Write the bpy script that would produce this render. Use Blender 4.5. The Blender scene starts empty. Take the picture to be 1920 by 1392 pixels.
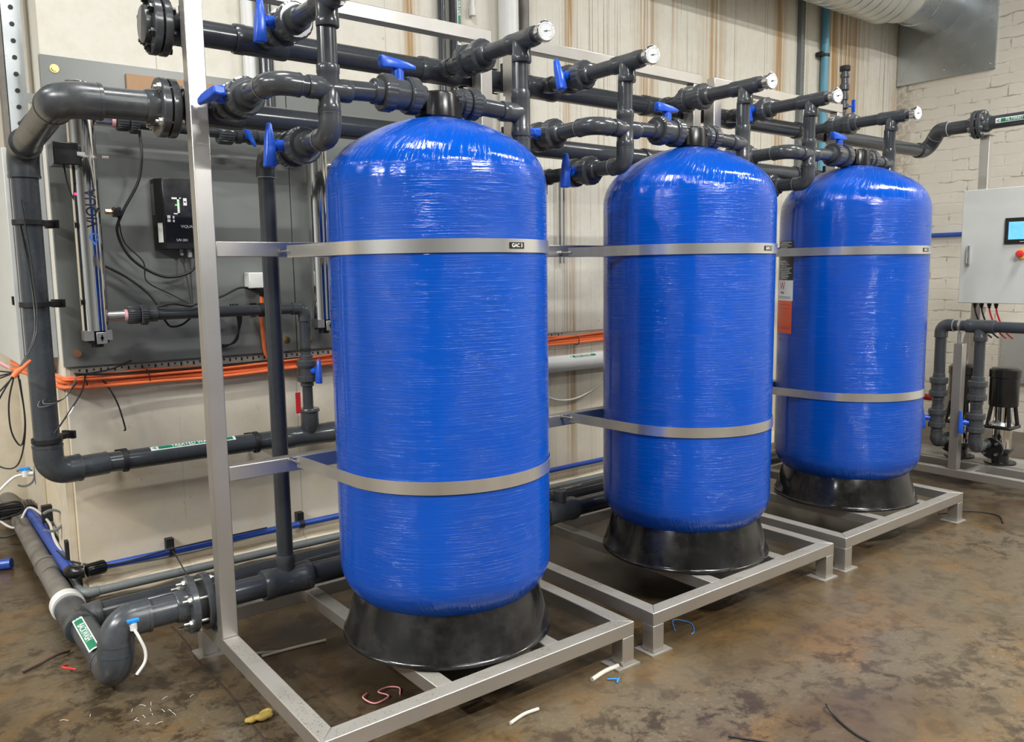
import bpy, bmesh, math, random
from mathutils import Vector as V, Matrix
random.seed(7)
C = bpy.context.scene.collection
# ---------------------------------------------------------------- camera
pit, yaw, rol, FP = 0.12204, 0.65716, -0.01436, 1518.05
Fw = V((math.sin(yaw)*math.cos(pit), math.cos(yaw)*math.cos(pit), -math.sin(pit)))
Rt = V((math.cos(yaw), -math.sin(yaw), 0)); Up = Rt.cross(Fw)
R2 = Rt*math.cos(rol)+Up*math.sin(rol); U2 = Up*math.cos(rol)-Rt*math.sin(rol)
cd = bpy.data.cameras.new('camera'); cam = bpy.data.objects.new('camera', cd); C.objects.link(cam)
cam.matrix_world = Matrix(((R2.x, U2.x, -Fw.x, 0), (R2.y, U2.y, -Fw.y, 0), (R2.z, U2.z, -Fw.z, 1.5), (0, 0, 0, 1)))
cd.sensor_fit = 'HORIZONTAL'; cd.sensor_width = 36; cd.lens = FP/1920*36; cd.clip_start = .05
bpy.context.scene.camera = cam
# ---------------------------------------------------------------- world, lights, exposure
w = bpy.data.worlds.new('world'); bpy.context.scene.world = w; w.use_nodes = True
w.node_tree.nodes['Background'].inputs[0].default_value = (.9, .95, 1, 1)
w.node_tree.nodes['Background'].inputs[1].default_value = .10
vs = bpy.context.scene.view_settings
vs.view_transform = 'Standard'; vs.look = 'None'; vs.gamma = 1; vs.use_curve_mapping = False; vs.exposure = .15
LAMPS = [(-3.2, 2.65, 3.7, .10, 1.2, 240), (-2.6, 1.05, 3.7, .10, 1.2, 110), (2.48, -1.03, 3.7, 1.2, .10, 220), (1.2, -.6, 4.9, 1.2, .12, 75),
         (.9, 2.3, 4.9, 1.2, .12, 75), (4.9, .9, 4.9, 1.2, .12, 100), (7.0, .2, 4.9, 1.2, .12, 110), (0., -3.6, 4.9, 1.2, .12, 40), (4.6, -4.0, 4.9, 1.2, .12, 50),
         (-2.4, 4.9, 4.6, .12, 1.2, 60)]

# ---------------------------------------------------------------- material helpers
class N:
    def __init__(s, name):
        s.m = bpy.data.materials.new(name); s.m.use_nodes = True; s.t = s.m.node_tree
        s.b = s.t.nodes['Principled BSDF']; s.co = None
    def n(s, typ, ins=None, **kw):
        nd = s.t.nodes.new(typ)
        for k, v in kw.items(): setattr(nd, k, v)
        for k, v in (ins or {}).items(): s.to(nd.inputs[k], v)
        return nd
    def to(s, sock, v):
        if isinstance(v, bpy.types.NodeSocket): s.t.links.new(v, sock)
        elif isinstance(v, (tuple, list)): sock.default_value = (*v, 1) if (len(v) == 3 and sock.type == 'RGBA') else v
        else: sock.default_value = v
    def pos(s, scale=(1, 1, 1), loc=(0, 0, 0)):
        if s.co is None: s.co = s.n('ShaderNodeNewGeometry').outputs['Position']
        return s.n('ShaderNodeMapping', {0: s.co, 1: loc, 3: scale}).outputs[0]
    def noise(s, vec, sc=1, det=3, rough=.5, dist=0):
        return s.n('ShaderNodeTexNoise', {'Vector': vec, 'Scale': sc, 'Detail': det, 'Roughness': rough, 'Distortion': dist}).outputs[0]
    def math(s, op, a, b=0, c=0):
        nd = s.n('ShaderNodeMath', {0: a, 1: b, 2: c}, operation=op); return nd.outputs[0]
    def ramp(s, f, a, b, lo=0., hi=1.):
        return s.n('ShaderNodeMapRange', {0: f, 1: a, 2: b, 3: lo, 4: hi}, interpolation_type='SMOOTHSTEP').outputs[0]
    def mix(s, f, a, b):
        nd = s.n('ShaderNodeMix', data_type='RGBA'); s.to(nd.inputs[0], f); s.to(nd.inputs[6], a); s.to(nd.inputs[7], b); return nd.outputs[2]
    def bump(s, h, st=.3, d=.01):
        o = s.n('ShaderNodeBump', {'Strength': st, 'Distance': d, 'Height': h}).outputs[0]; s.to(s.b.inputs['Normal'], o); return o
    def set(s, **k):
        nm = {'col': 'Base Color', 'rough': 'Roughness', 'metal': 'Metallic', 'coat': 'Coat Weight', 'coatr': 'Coat Roughness', 'spec': 'Specular IOR Level',
              'em': 'Emission Color', 'ems': 'Emission Strength', 'tr': 'Transmission Weight', 'alpha': 'Alpha', 'sss': 'Subsurface Weight'}
        for a, v in k.items(): s.to(s.b.inputs[nm[a]], v)
        return s.m
    def xyz(s):
        if s.co is None: s.co = s.n('ShaderNodeNewGeometry').outputs['Position']
        o = s.n('ShaderNodeSeparateXYZ', {0: s.co}).outputs; return o[0], o[1], o[2]
def plain(name, col, rough=.5, metal=0., var=.12, **k):
    a = N(name); f = a.noise(a.pos((14, 14, 14)), 1, 4)
    c2 = tuple(min(1, x*(1+var*2)+var*.02) for x in col); c1 = tuple(x*(1-var) for x in col)
    return a.set(col=a.mix(f, c1, c2), rough=a.ramp(f, .3, .7, rough*.85, min(1, rough*1.15)), metal=metal, **k)
M = {}
def pvc(name, col, dust=.25, rough=.18):
    a = N(name); f = a.noise(a.pos((6, 6, 6)), 1, 5, .65); g = a.noise(a.pos((60, 60, 60)), 1, 3)
    nz = a.n('ShaderNodeSeparateXYZ', {0: a.n('ShaderNodeNewGeometry').outputs['Normal']}).outputs[2]
    d = a.math('MULTIPLY', a.ramp(f, .45, .75, 0, dust), 1)
    c = a.mix(d, a.mix(g, tuple(x*.85 for x in col), tuple(x*1.15 for x in col)), (.22, .21, .19))
    return a.set(col=c, rough=a.math('ADD', a.math('MULTIPLY', d, .9), rough))
M['pvc'] = pvc('dark_grey_plastic', (.048, .054, .062), .05)
M['pvc_dusty'] = pvc('dusty_grey_plastic', (.052, .060, .068), .22, .26)
M['pvc_fit'] = pvc('grey_fitting_plastic', (.058, .064, .071), .07, .2)
M['pvc_old'] = plain('worn_grey_plastic', (.13, .12, .105), .5, var=.6)
M['black'] = plain('black_plastic', (.010, .010, .011), .24)
M['rubber'] = plain('black_rubber', (.010, .010, .011), .55)
M['cable'] = plain('black_cable_jacket', (.012, .012, .013), .45)
M['handle'] = plain('blue_handle_plastic', (.015, .10, .62), .3, var=.05)
M['orange'] = plain('orange_cable_jacket', (.84, .19, .06), .45, var=.08)
M['zinc'] = plain('zinc_plated_steel', (.55, .55, .53), .35, 1.)
M['chrome'] = plain('polished_steel', (.78, .78, .77), .07, 1., var=.03)
M['brass'] = plain('brass', (.75, .5, .18), .3, 1.)
M['copper'] = plain('copper_bolt_metal', (.62, .33, .2), .35, 1.)
M['white'] = plain('white_plastic', (.74, .74, .71), .4, var=.04)
M['whitepipe'] = plain('white_pipe_plastic', (.72, .73, .71), .35, var=.04)
M['clearhose'] = plain('translucent_hose', (.72, .71, .66), .25, var=.04)
M['pink'] = plain('pink_sealing_tape', (.8, .42, .45), .6)
M['green'] = plain('green_label_vinyl', (.0, .2, .1), .35, var=.05)
M['labelwhite'] = plain('white_label_vinyl', (.78, .8, .78), .35, var=.03)
M['labelblack'] = plain('black_label_vinyl', (.015, .015, .014), .35)
M['red'] = plain('red_vinyl', (.6, .02, .03), .4)
M['redbtn'] = plain('red_button', (.7, .03, .03), .3)
M['yellow'] = plain('yellow_plastic', (.8, .55, .06), .35)
M['labelorange'] = plain('orange_label_vinyl', (.78, .12, .04), .4)
M['cabinet'] = plain('light_grey_enamel', (.60, .62, .60), .42, var=.02)
M['cabgrey'] = plain('grey_enamel', (.42, .44, .46), .45, var=.03)
M['bluepipe'] = plain('blue_pipe_plastic', (.02, .07, .36), .33, var=.1)
M['paleblue'] = plain('pale_blue_pipe', (.13, .36, .5), .4, var=.06)
M['card'] = plain('brown_board', (.42, .26, .15), .8)
M['ink'] = plain('black_ink', (.01, .01, .012), .4)
M['blueink'] = plain('blue_ink', (.05, .15, .5), .4)
M['darkrag'] = plain('dark_dirty_cloth', (.035, .015, .012), .8)
M['dirtystrip'] = plain('dirty_strip', (.24, .21, .17), .8)
M['rag'] = plain('yellow_cloth', (.30, .21, .045), .9, var=.4)
M['pinkstring'] = plain('pink_string', (.75, .3, .3), .8)
M['stick'] = plain('white_cane', (.6, .57, .48), .7)
M['galvpipe'] = pvc('weathered_galvanised', (.16, .18, .18), .5, .45)
M['roomwall'] = plain('grey_painted_room_wall', (.30, .31, .31), .7); M['roofsheet'] = plain('grey_roof_sheet', (.22, .23, .24), .6)
M['bluetap'] = plain('light_blue_plastic', (.02, .26, .75), .35); M['traysteel'] = plain('galvanised_tray', (.46, .44, .38), .5, .3)
M['joint'] = plain('floor_joint', (.030, .020, .012), .6, var=.5)
M['ringgrey'] = plain('pale_glue_ring', (.34, .35, .35), .5)
M['lampwhite'] = plain('white_lamp_housing', (.7, .7, .7), .5)
M['plaster'] = plain('cream_painted_column', (.62, .55, .42), .6, var=.12)
a = N('screen_blue'); M['screen'] = a.set(col=(.02, .2, .5), em=a.mix(a.noise(a.pos((9, 25, 30)), 1, 3), (.1, .42, .85), (.35, .75, 1)), ems=.9, rough=.2)
a = N('green_indicator'); M['led'] = a.set(col=(.0, .3, .02), em=(.1, 1, .1), ems=1.5)
a = N('red_indicator'); M['ledred'] = a.set(col=(.4, 0, .05), em=(1, .05, .25), ems=1.5)
a = N('gauge_glass'); M['dial'] = a.set(col=(.75, .78, .8), rough=.12, coat=.6)
# brushed stainless steel with dust on top faces
def steel(name, col, rough, dust=True, brush=(3, 3, 3)):
    a = N(name); b = a.noise(a.pos(brush), 1, 5, .6); f = a.noise(a.pos((5, 5, 5)), 1, 4)
    nz = a.n('ShaderNodeSeparateXYZ', {0: a.n('ShaderNodeNewGeometry').outputs['Normal']}).outputs[2]
    top = a.math('MULTIPLY', a.ramp(nz, .8, .95), a.ramp(f, .3, .6, .55, .9)) if dust else 0.
    sp = a.noise(a.pos((190, 190, 190)), 1, 2, .5); sm = a.math('MULTIPLY', a.ramp(sp, .60, .68), a.ramp(f, .45, .6))
    base = a.mix(b, tuple(x*.8 for x in col), col)
    dc = a.mix(sm, (.25, .235, .20), (.03, .03, .03))
    return a.set(col=a.mix(top, base, dc), metal=a.math('SUBTRACT', .84, a.math('MULTIPLY', top, .6)) if dust else .84,
                 rough=a.math('ADD', a.math('MULTIPLY', b, .18), a.math('ADD', a.math('MULTIPLY', top, .3), rough)) if dust else rough)
M['steel'] = steel('brushed_stainless_steel', (.62, .60, .565), .26)
M['strap'] = steel('stainless_strap', (.80, .80, .78), .22, False)
M['galv'] = N('galvanised_sheet'); a = M['galv']
f = a.noise(a.pos((1.6, 1.6, 1.6)), 1, 5, .6, .6); sp = a.n('ShaderNodeTexVoronoi', {'Vector': a.pos((9, 9, 9)), 'Scale': 6.}).outputs[1]
M['galv'] = a.set(col=a.mix(f, (.42, .46, .48), (.68, .72, .73)), metal=.8, rough=a.ramp(f, .2, .8, .20, .36))
a = N('duct_foil'); f = a.noise(a.pos((6, 6, 6)), 1, 4)
M['duct'] = a.set(col=a.mix(f, (.5, .52, .5), (.68, .7, .68)), metal=.75, rough=.36)
# painted grey panel
a = N('grey_painted_panel'); f = a.noise(a.pos((1.2, 1.2, 1.2)), 1, 4)
M['panel'] = a.set(col=a.mix(f, (.165, .176, .168), (.205, .216, .206)), rough=.28); a.bump(a.noise(a.pos((160, 160, 160)), 1, 2), .05, .002)
# blue fibre wound vessel: threads round the cylinder, radial strokes over the domes
def vessel_mat():
    a = N('blue_fibreglass'); tc = a.n('ShaderNodeTexCoord').outputs['Object']
    x, y, z = a.n('ShaderNodeSeparateXYZ', {0: tc}).outputs[:3]
    th = a.math('ARCTAN2', y, x); r = a.math('SQRT', a.math('ADD', a.math('MULTIPLY', x, x), a.math('MULTIPLY', y, y)))
    cyl = a.n('ShaderNodeCombineXYZ', {0: a.math('MULTIPLY', th, 1.5), 1: a.math('MULTIPLY', z, 210.), 2: 0.}).outputs[0]
    cyl2 = a.n('ShaderNodeCombineXYZ', {0: a.math('MULTIPLY', th, 4.5), 1: a.math('MULTIPLY', z, 420.), 2: 3.}).outputs[0]
    dom = a.n('ShaderNodeCombineXYZ', {0: a.math('MULTIPLY', a.math('ADD', th, a.math('MULTIPLY', r, 1.4)), 26.), 1: a.math('MULTIPLY', r, 9.), 2: 1.}).outputs[0]
    c1 = a.noise(cyl, 1, 3, .6); c2 = a.noise(cyl2, 1, 2, .5); n1 = a.math('ADD', c1, a.math('MULTIPLY', c2, .35)); n2 = a.noise(dom, 1, 4, .6)
    pt = a.ramp(a.noise(a.n('ShaderNodeMapping', {0: tc, 3: (4, 4, 3)}).outputs[0], 1, 3), .35, .65, .45, 1.2)
    nb = a.math('MULTIPLY', a.math('ADD', a.math('MULTIPLY', n1, .15), a.math('ADD', a.ramp(c1, .515, .585, 0, .12), a.ramp(c2, .56, .63, 0, .06))), pt)
    nd = a.math('ADD', a.math('MULTIPLY', n2, .45), a.ramp(n2, .50, .60, 0, .16))
    isd = a.math('MAXIMUM', a.ramp(z, 1.845, 1.855), a.ramp(z, .44, .40))
    h = a.math('ADD', a.math('MULTIPLY', nb, a.math('SUBTRACT', 1., isd)), a.math('MULTIPLY', nd, a.math('MULTIPLY', isd, 1.)))
    lump = a.noise(a.n('ShaderNodeMapping', {0: tc, 3: (5, 5, 1.2)}).outputs[0], 1, 2)
    h2 = a.math('ADD', h, a.math('MULTIPLY', lump, 1.2))
    fine = a.ramp(n1, .74, .95, 0, .30)
    fine = a.math('MULTIPLY', fine, a.math('SUBTRACT', 1., isd))
    c = a.mix(fine, a.mix(lump, (.0, .060, .41), (.0, .083, .52)), (.05, .20, .78))
    a.bump(h2, 1., .0042)
    sc = a.noise(a.n('ShaderNodeMapping', {0: tc, 3: (30, 30, 12)}).outputs[0], 1, 4, .7)
    return a.set(col=c, rough=a.ramp(sc, .35, .75, .04, .11), spec=.55)
M['vessel'] = vessel_mat()
a = N('black_tank_foot'); f = a.noise(a.pos((7, 7, 7)), 1, 5, .65)
M['foot'] = a.set(col=a.mix(a.ramp(f, .4, .75), (.008, .008, .008), (.030, .029, .028)), rough=a.ramp(f, .3, .7, .10, .24))
# cast concrete wall, cream paint, rust runs
def wall_mat():
    a = N('painted_concrete_wall'); x, y, z = a.xyz()
    big = a.noise(a.pos((.9, .9, .9)), 1, 5, .6); fine = a.noise(a.pos((16, 16, 16)), 1, 4, .65)
    base = a.mix(big, (.68, .65, .56), (.78, .76, .68)); base = a.mix(a.ramp(fine, .35, .75, 0, .3), base, (.58, .53, .42))
    low = a.ramp(z, 1.25, .3, 0, .85); base = a.mix(a.math('MULTIPLY', low, a.ramp(a.noise(a.pos((2.2, 2.2, 1.4)), 1, 5, .6), .3, .7, .3, 1)), base, (.76, .62, .41))
    # specks and chips
    sp = a.noise(a.pos((38, 38, 24)), 1, 6, .75, ); spm = a.math('MULTIPLY', a.ramp(sp, .65, .69), a.ramp(a.noise(a.pos((3, 3, 3)), 1, 3), .46, .58))
    base = a.mix(a.math('MULTIPLY', spm, .6), base, (.22, .17, .11))
    # rust runs: thin vertical streaks right of x = 2.3
    s1 = a.noise(a.pos((26, 1, .35)), 1, 4, .65); s2 = a.noise(a.pos((3.0, 1, .16), (4, 0, 0)), 1, 2); s3 = a.noise(a.pos((70, 1, .5)), 1, 3, .6)
    on = a.ramp(x, 2.9, 4.0, .0, 1.); on = a.math('MULTIPLY', on, a.ramp(z, .2, 2.0, .55, 1.))
    runs = a.math('MULTIPLY', a.math('MULTIPLY', a.ramp(s1, .56, .66), a.ramp(s2, .48, .66)), on)
    base = a.mix(a.math('MULTIPLY', runs, .9), base, (.46, .29, .13))
    base = a.mix(a.math('MULTIPLY', a.math('MULTIPLY', a.ramp(s3, .59, .65), on), .7), base, (.30, .22, .13))
    for cx, wd, z0, stg in ((2.5, .05, 1.6, 1.2), (3.72, .04, .2, 1.3), (6.98, .27, 2.0, 1.3), (6.05, .08, 2.2, 1.), (5.2, .12, 2.2, .9), (4.45, .10, 2.2, 1.), (4.75, .03, 1.6, 1.), (7.95, .07, .4, .5)):
        g = a.math('DIVIDE', a.math('SUBTRACT', x, cx), wd); g = a.math('POWER', 2.718, a.math('MULTIPLY', a.math('MULTIPLY', g, g), -1.))
        q = a.math('MULTIPLY', a.math('MULTIPLY', g, a.ramp(s1, .36, .58)), a.ramp(z, z0-.3, z0+.6, .15, 1))
        base = a.mix(a.math('MULTIPLY', q, stg), base, (.42, .26, .11))
    # board joints
    fr = a.math('FRACT', a.math('DIVIDE', a.math('ADD', x, .12), .615)); jt = a.ramp(fr, .012, .004)
    base = a.mix(a.math('MULTIPLY', jt, a.math('MULTIPLY', a.ramp(big, .4, .6), .6)), base, (.3, .26, .19))
    a.bump(a.math('ADD', fine, a.math('MULTIPLY', a.noise(a.pos((60, 60, 60)), 1, 3), .5)), .25, .006)
    return a.set(col=base, rough=.62)
M['wall'] = wall_mat()
def brick_mat():
    a = N('painted_brick_wall'); x, y, z = a.xyz()
    wob = a.noise(a.pos((6, 6, 6)), 1, 3); zz = a.math('ADD', z, a.math('MULTIPLY', wob, .05))
    vec = a.n('ShaderNodeCombineXYZ', {0: y, 1: zz, 2: 0.}).outputs[0]
    br = a.n('ShaderNodeTexBrick', {'Vector': vec, 'Scale': 1., 'Mortar Size': .009, 'Mortar Smooth': .6, 'Brick Width': .30, 'Row Height': .10, 'Bias': 0.})
    mort = br.outputs['Fac']; n = a.noise(a.pos((2.5, 2.5, 7)), 1, 5, .65); f = a.noise(a.pos((18, 18, 18)), 1, 4, .6)
    base = a.mix(n, (.66, .62, .54), (.78, .75, .67))
    crack = a.math('MULTIPLY', mort, a.math('MULTIPLY', a.ramp(a.noise(a.pos((3, 3, 9), (2, 0, 5)), 1, 4, .7), .50, .62), 1.))
    base = a.mix(a.math('MULTIPLY', mort, .06), base, (.4, .34, .26))
    base = a.mix(a.math('MULTIPLY', crack, .7), base, (.30, .24, .17))
    cr = a.noise(a.pos((3, 7, 22)), 1, 4, .7); base = a.mix(a.math('MULTIPLY', a.ramp(cr, .66, .72), .45), base, (.25, .2, .15))
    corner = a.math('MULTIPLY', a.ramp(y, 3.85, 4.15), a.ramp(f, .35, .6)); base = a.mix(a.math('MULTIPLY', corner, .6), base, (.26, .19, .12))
    a.bump(a.math('SUBTRACT', a.math('MULTIPLY', f, .6), a.math('MULTIPLY', mort, a.ramp(n, .4, .6, .05, .5))), .45, .010)
    return a.set(col=base, rough=.6)
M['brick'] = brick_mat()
def floor_mat():
    a = N('wet_stained_concrete'); x, y, z = a.xyz()
    b1 = a.noise(a.pos((.9, .9, 1), (3, 1, 0)), 1, 5, .55, .2); b2 = a.noise(a.pos((2.6, 2.6, 1), (9, 2, 0)), 1, 7, .66, .15); b3 = a.noise(a.pos((9, 9, 1)), 1, 7, .75, .25); b4 = a.noise(a.pos((48, 60, 1)), 1, 4, .65)
    mk = a.ramp(a.noise(a.pos((.55, .8, 1), (2.3, 5, 0)), 1, 3, .5), .42, .58, .40, 1.)
    c = a.mix(a.ramp(b1, .38, .60), (.078, .050, .022), (.125, .098, .060))
    c = a.mix(a.ramp(b2, .46, .66, 0, .75), c, (.165, .095, .034))
    c = a.mix(a.math('MULTIPLY', a.ramp(b3, .47, .60), a.math('MULTIPLY', mk, .95)), c, (.034, .023, .013))
    c = a.mix(a.math('MULTIPLY', a.math('MULTIPLY', a.ramp(b4, .52, .70), mk), a.math('MULTIPLY', a.ramp(b3, .54, .42), a.ramp(b1, .42, .60, .1, .8))), c, (.22, .19, .145))
    # darker floor colour under and behind the skids
    dz = a.math('MULTIPLY', a.ramp(a.math('ADD', y, a.math('MULTIPLY', b2, .9)), 2.35, 3.0), a.ramp(x, .5, 1.4, .3, 1.))
    c = a.mix(a.math('MULTIPLY', dz, .62), c, (.030, .022, .015))
    vr = a.n('ShaderNodeTexVoronoi', {'Vector': a.pos((9, 9, 1)), 'Scale': 5.}).outputs[0]
    c = a.mix(a.math('MULTIPLY', a.ramp(vr, .03, .015), .8), c, (.6, .57, .5))
    a.bump(a.math('ADD', a.math('MULTIPLY', b3, .7), a.math('MULTIPLY', b4, .3)), .28, .006)
    return a.set(col=c, rough=a.math('ADD', a.ramp(b1, .40, .60, .14, .30), a.math('MULTIPLY', b3, .16)), spec=.5)
M['floor'] = floor_mat()

# ---------------------------------------------------------------- mesh helpers
def frame(d):
    d = d.normalized(); u = d.cross(V((0, 0, 1)))
    if u.length < .01: u = V((1, 0, 0))
    u.normalize(); return d, u, d.cross(u).normalized()
class MB:
    def __init__(s): s.v = []; s.f = []
    def add(s, vs, fs):
        o = len(s.v); s.v += [V(p) for p in vs]; s.f += [tuple(i+o for i in f) for f in fs]; return s
    def box(s, lo, hi):
        x0, y0, z0 = [min(a, b) for a, b in zip(lo, hi)]; x1, y1, z1 = [max(a, b) for a, b in zip(lo, hi)]
        return s.add([(x0, y0, z0), (x1, y0, z0), (x1, y1, z0), (x0, y1, z0), (x0, y0, z1), (x1, y0, z1), (x1, y1, z1), (x0, y1, z1)],
                     [(0, 3, 2, 1), (4, 5, 6, 7), (0, 1, 5, 4), (1, 2, 6, 5), (2, 3, 7, 6), (3, 0, 4, 7)])
    def obox(s, c, ax, ay, az):
        c, ax, ay, az = V(c), V(ax), V(ay), V(az)
        return s.add([c+i*ax+j*ay+k*az for k in (-1, 1) for i, j in ((-1, -1), (1, -1), (1, 1), (-1, 1))],
                     [(0, 3, 2, 1), (4, 5, 6, 7), (0, 1, 5, 4), (1, 2, 6, 5), (2, 3, 7, 6), (3, 0, 4, 7)])
    def loft(s, rings, cap=True, closed=True):
        n = len(rings[0]); vs = [p for r in rings for p in r]; fs = []
        for i in range(len(rings)-1):
            for j in range(n if closed else n-1):
                k = (j+1) % n; fs.append((i*n+j, i*n+k, (i+1)*n+k, (i+1)*n+j))
        if cap: fs.append(tuple(range(n-1, -1, -1))); fs.append(tuple(range((len(rings)-1)*n, len(rings)*n)))
        return s.add(vs, fs)
    def lathe(s, prof, o, d=(0, 0, 1), n=32, cap=True, a0=0, a1=None):
        d, u, w = frame(V(d)); o = V(o); rings = []
        for t, r in prof: rings.append([o+d*t+(u*math.cos(q)+w*math.sin(q))*max(r, 1e-4) for q in [2*math.pi*k/n for k in range(n)]])
        return s.loft(rings, cap)
    def cyl(s, a, b, r, r2=None, n=28, cap=True):
        a, b = V(a), V(b); L = (b-a).length; return s.lathe([(0, r), (L, r if r2 is None else r2)], a, b-a, n, cap)
    def ribbed(s, a, b, r, k=24, dep=.06):
        a, b = V(a), V(b); d, u, w = frame(b-a); n = k*6; dep *= 1.3; rings = []
        def rg(t, e): return [a+d*t+(u*math.cos(2*math.pi*j/n)+w*math.sin(2*math.pi*j/n))*(r*e*(1-dep*(j % 6 >= 4))) for j in range(n)]
        L = (b-a).length; return s.loft([rg(0, .9), rg(L*.12, 1), rg(L*.88, 1), rg(L, .9)])
    def hexn(s, a, b, r): return s.cyl(a, b, r, n=6)
    def tube(s, pts, r, n=12, cap=True):
        pts = [V(p) for p in pts]; d, u, w = frame(pts[1]-pts[0]); rings = []
        for i, p in enumerate(pts):
            t = (pts[min(i+1, len(pts)-1)]-pts[max(i-1, 0)]).normalized()
            u = (u-t*u.dot(t)).normalized(); w = t.cross(u)
            rr = r[i] if isinstance(r, (list, tuple)) else r
            rings.append([p+(u*math.cos(2*math.pi*k/n)+w*math.sin(2*math.pi*k/n))*rr for k in range(n)])
        return s.loft(rings, cap)
    def ring(s, c, d, R, r, n=40, m=10, arc=1.0):
        d, u, w = frame(V(d)); c = V(c); P = [c+(u*math.cos(2*math.pi*arc*k/n)+w*math.sin(2*math.pi*arc*k/n))*R for k in range(n+1)]
        return s.tube(P, r, m)
    def sphere(s, c, r, n=16):
        return s.lathe([(-r*math.cos(math.pi*k/n), r*math.sin(math.pi*k/n)) for k in range(n+1)], c, (0, 0, 1), n*2, False)
    def ball_ell(s, c, rx, ry, rz, n=12):
        o = len(s.v); s.sphere((0, 0, 0), 1, n)
        for i in range(o, len(s.v)): q = s.v[i]; s.v[i] = V(c)+V((q.x*rx, q.y*ry, q.z*rz))
        return s
def arc_pts(p, c, q, rad, n=10):
    p, c, q = V(p), V(c), V(q); a = (p-c).normalized(); b = (q-c).normalized()
    ang = a.angle(b); t = rad/math.tan(ang/2); A = c+a*t; bis = (a+b).normalized(); O = c+bis*(rad/math.sin(ang/2)); B = c+b*t
    va = A-O; vb = B-O; tot = va.angle(vb); ax = va.cross(vb).normalized()
    return [O+Matrix.Rotation(tot*k/n, 3, ax) @ va for k in range(n+1)]
def smooth(pts, n=8):
    pts = [V(p) for p in pts]; o = []; P = [pts[0]*2-pts[1]]+pts+[pts[-1]*2-pts[-2]]
    for i in range(1, len(P)-2):
        for k in range(n):
            t = k/n; a, b, c, d = P[i-1], P[i], P[i+1], P[i+2]
            o.append(.5*((2*b)+(c-a)*t+(2*a-5*b+4*c-d)*t*t+(3*b-a-3*c+d)*t**3))
    return o+[pts[-1]]
def org(o):
    p = V((0, 0, 0))
    while o: p += o.location; o = o.parent
    return p
def build(mb, name, mat, parent=None, bev=0, label=None, at=None, flat=False):
    base = V(at) if at else (org(parent) if parent else V((0, 0, 0)))
    me = bpy.data.meshes.new(name); me.from_pydata([tuple(p-base) for p in mb.v], [], mb.f)
    me.materials.append(M[mat] if isinstance(mat, str) else mat); me.validate()
    if not flat:
        for p in me.polygons: p.use_smooth = True
        me.set_sharp_from_angle(angle=math.radians(38))
    o = bpy.data.objects.new(name, me); C.objects.link(o)
    if parent: o.parent = parent; o.location = base-org(parent)
    else: o.location = base
    if bev:
        b = o.modifiers.new('bevel', 'BEVEL'); b.width = bev; b.segments = 2; b.limit_method = 'ANGLE'; b.angle_limit = math.radians(50)
    if label: o['label'] = label
    return o
def tag(o, label, cat, group=None):
    o['label'] = label; o['category'] = cat
    if group: o['group'] = group
    return o
def thing(name, loc, label, cat, group=None):
    o = bpy.data.objects.new(name, None); C.objects.link(o); o.location = loc; o.empty_display_size = .05; return tag(o, label, cat, group)
def struct(o): o['kind'] = 'structure'; return o
X, Y, Z = V((1, 0, 0)), V((0, 1, 0)), V((0, 0, 1))
# text and stickers, mapped on any surface by f(u, v) -> point
def text_mb(s, size, f, bold=0, align='CENTER', sx=1.0):
    cu = bpy.data.curves.new('t', 'FONT'); cu.body = s; cu.size = size; cu.align_x = align; cu.align_y = 'CENTER'; cu.offset = bold; cu.resolution_u = 3
    o = bpy.data.objects.new('t', cu); C.objects.link(o); dg = bpy.context.evaluated_depsgraph_get(); me = o.evaluated_get(dg).to_mesh()
    bm = bmesh.new(); bm.from_mesh(me); bmesh.ops.triangulate(bm, faces=bm.faces)
    for _ in range(4):
        lg = [e for e in bm.edges if e.calc_length() > size*.16]
        if not lg: break
        bmesh.ops.subdivide_edges(bm, edges=lg, cuts=1); bmesh.ops.triangulate(bm, faces=[q for q in bm.faces if len(q.verts) > 3])
    bm.verts.index_update()
    mb = MB(); mb.add([f(v.co.x*sx, v.co.y) for v in bm.verts], [tuple(v.index for v in p.verts) for p in bm.faces]); bm.free()
    o.to_mesh_clear(); bpy.data.objects.remove(o); bpy.data.curves.remove(cu); return mb
def patch(f, u0, u1, v0, v1, nu=2, nv=8):
    mb = MB(); vs = [f(u0+(u1-u0)*i/nu, v0+(v1-v0)*j/nv) for j in range(nv+1) for i in range(nu+1)]
    return mb.add(vs, [(j*(nu+1)+i, j*(nu+1)+i+1, (j+1)*(nu+1)+i+1, (j+1)*(nu+1)+i) for j in range(nv) for i in range(nu)])
def cylmap(c, d, n, r, up=1, e=0.0008):
    c, d, n = V(c), V(d).normalized(), V(n).normalized(); m = d.cross(n)
    if m.dot(V((0, 0, 1))) < 0 and abs(d.z) < .9: m = -m
    m *= up
    return lambda u, v, e2=0: c+d*u+(n*math.cos(v/r)+m*math.sin(v/r))*(r+e+e2)
def flatmap(o, ex, ey, lift=0.):
    o, ex, ey = V(o), V(ex), V(ey); n = ex.cross(ey).normalized(); return lambda u, v, e2=0: o+ex*u+ey*v+n*(lift+e2)
def raised(f, e): return lambda u, v: f(u, v, e)
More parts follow.
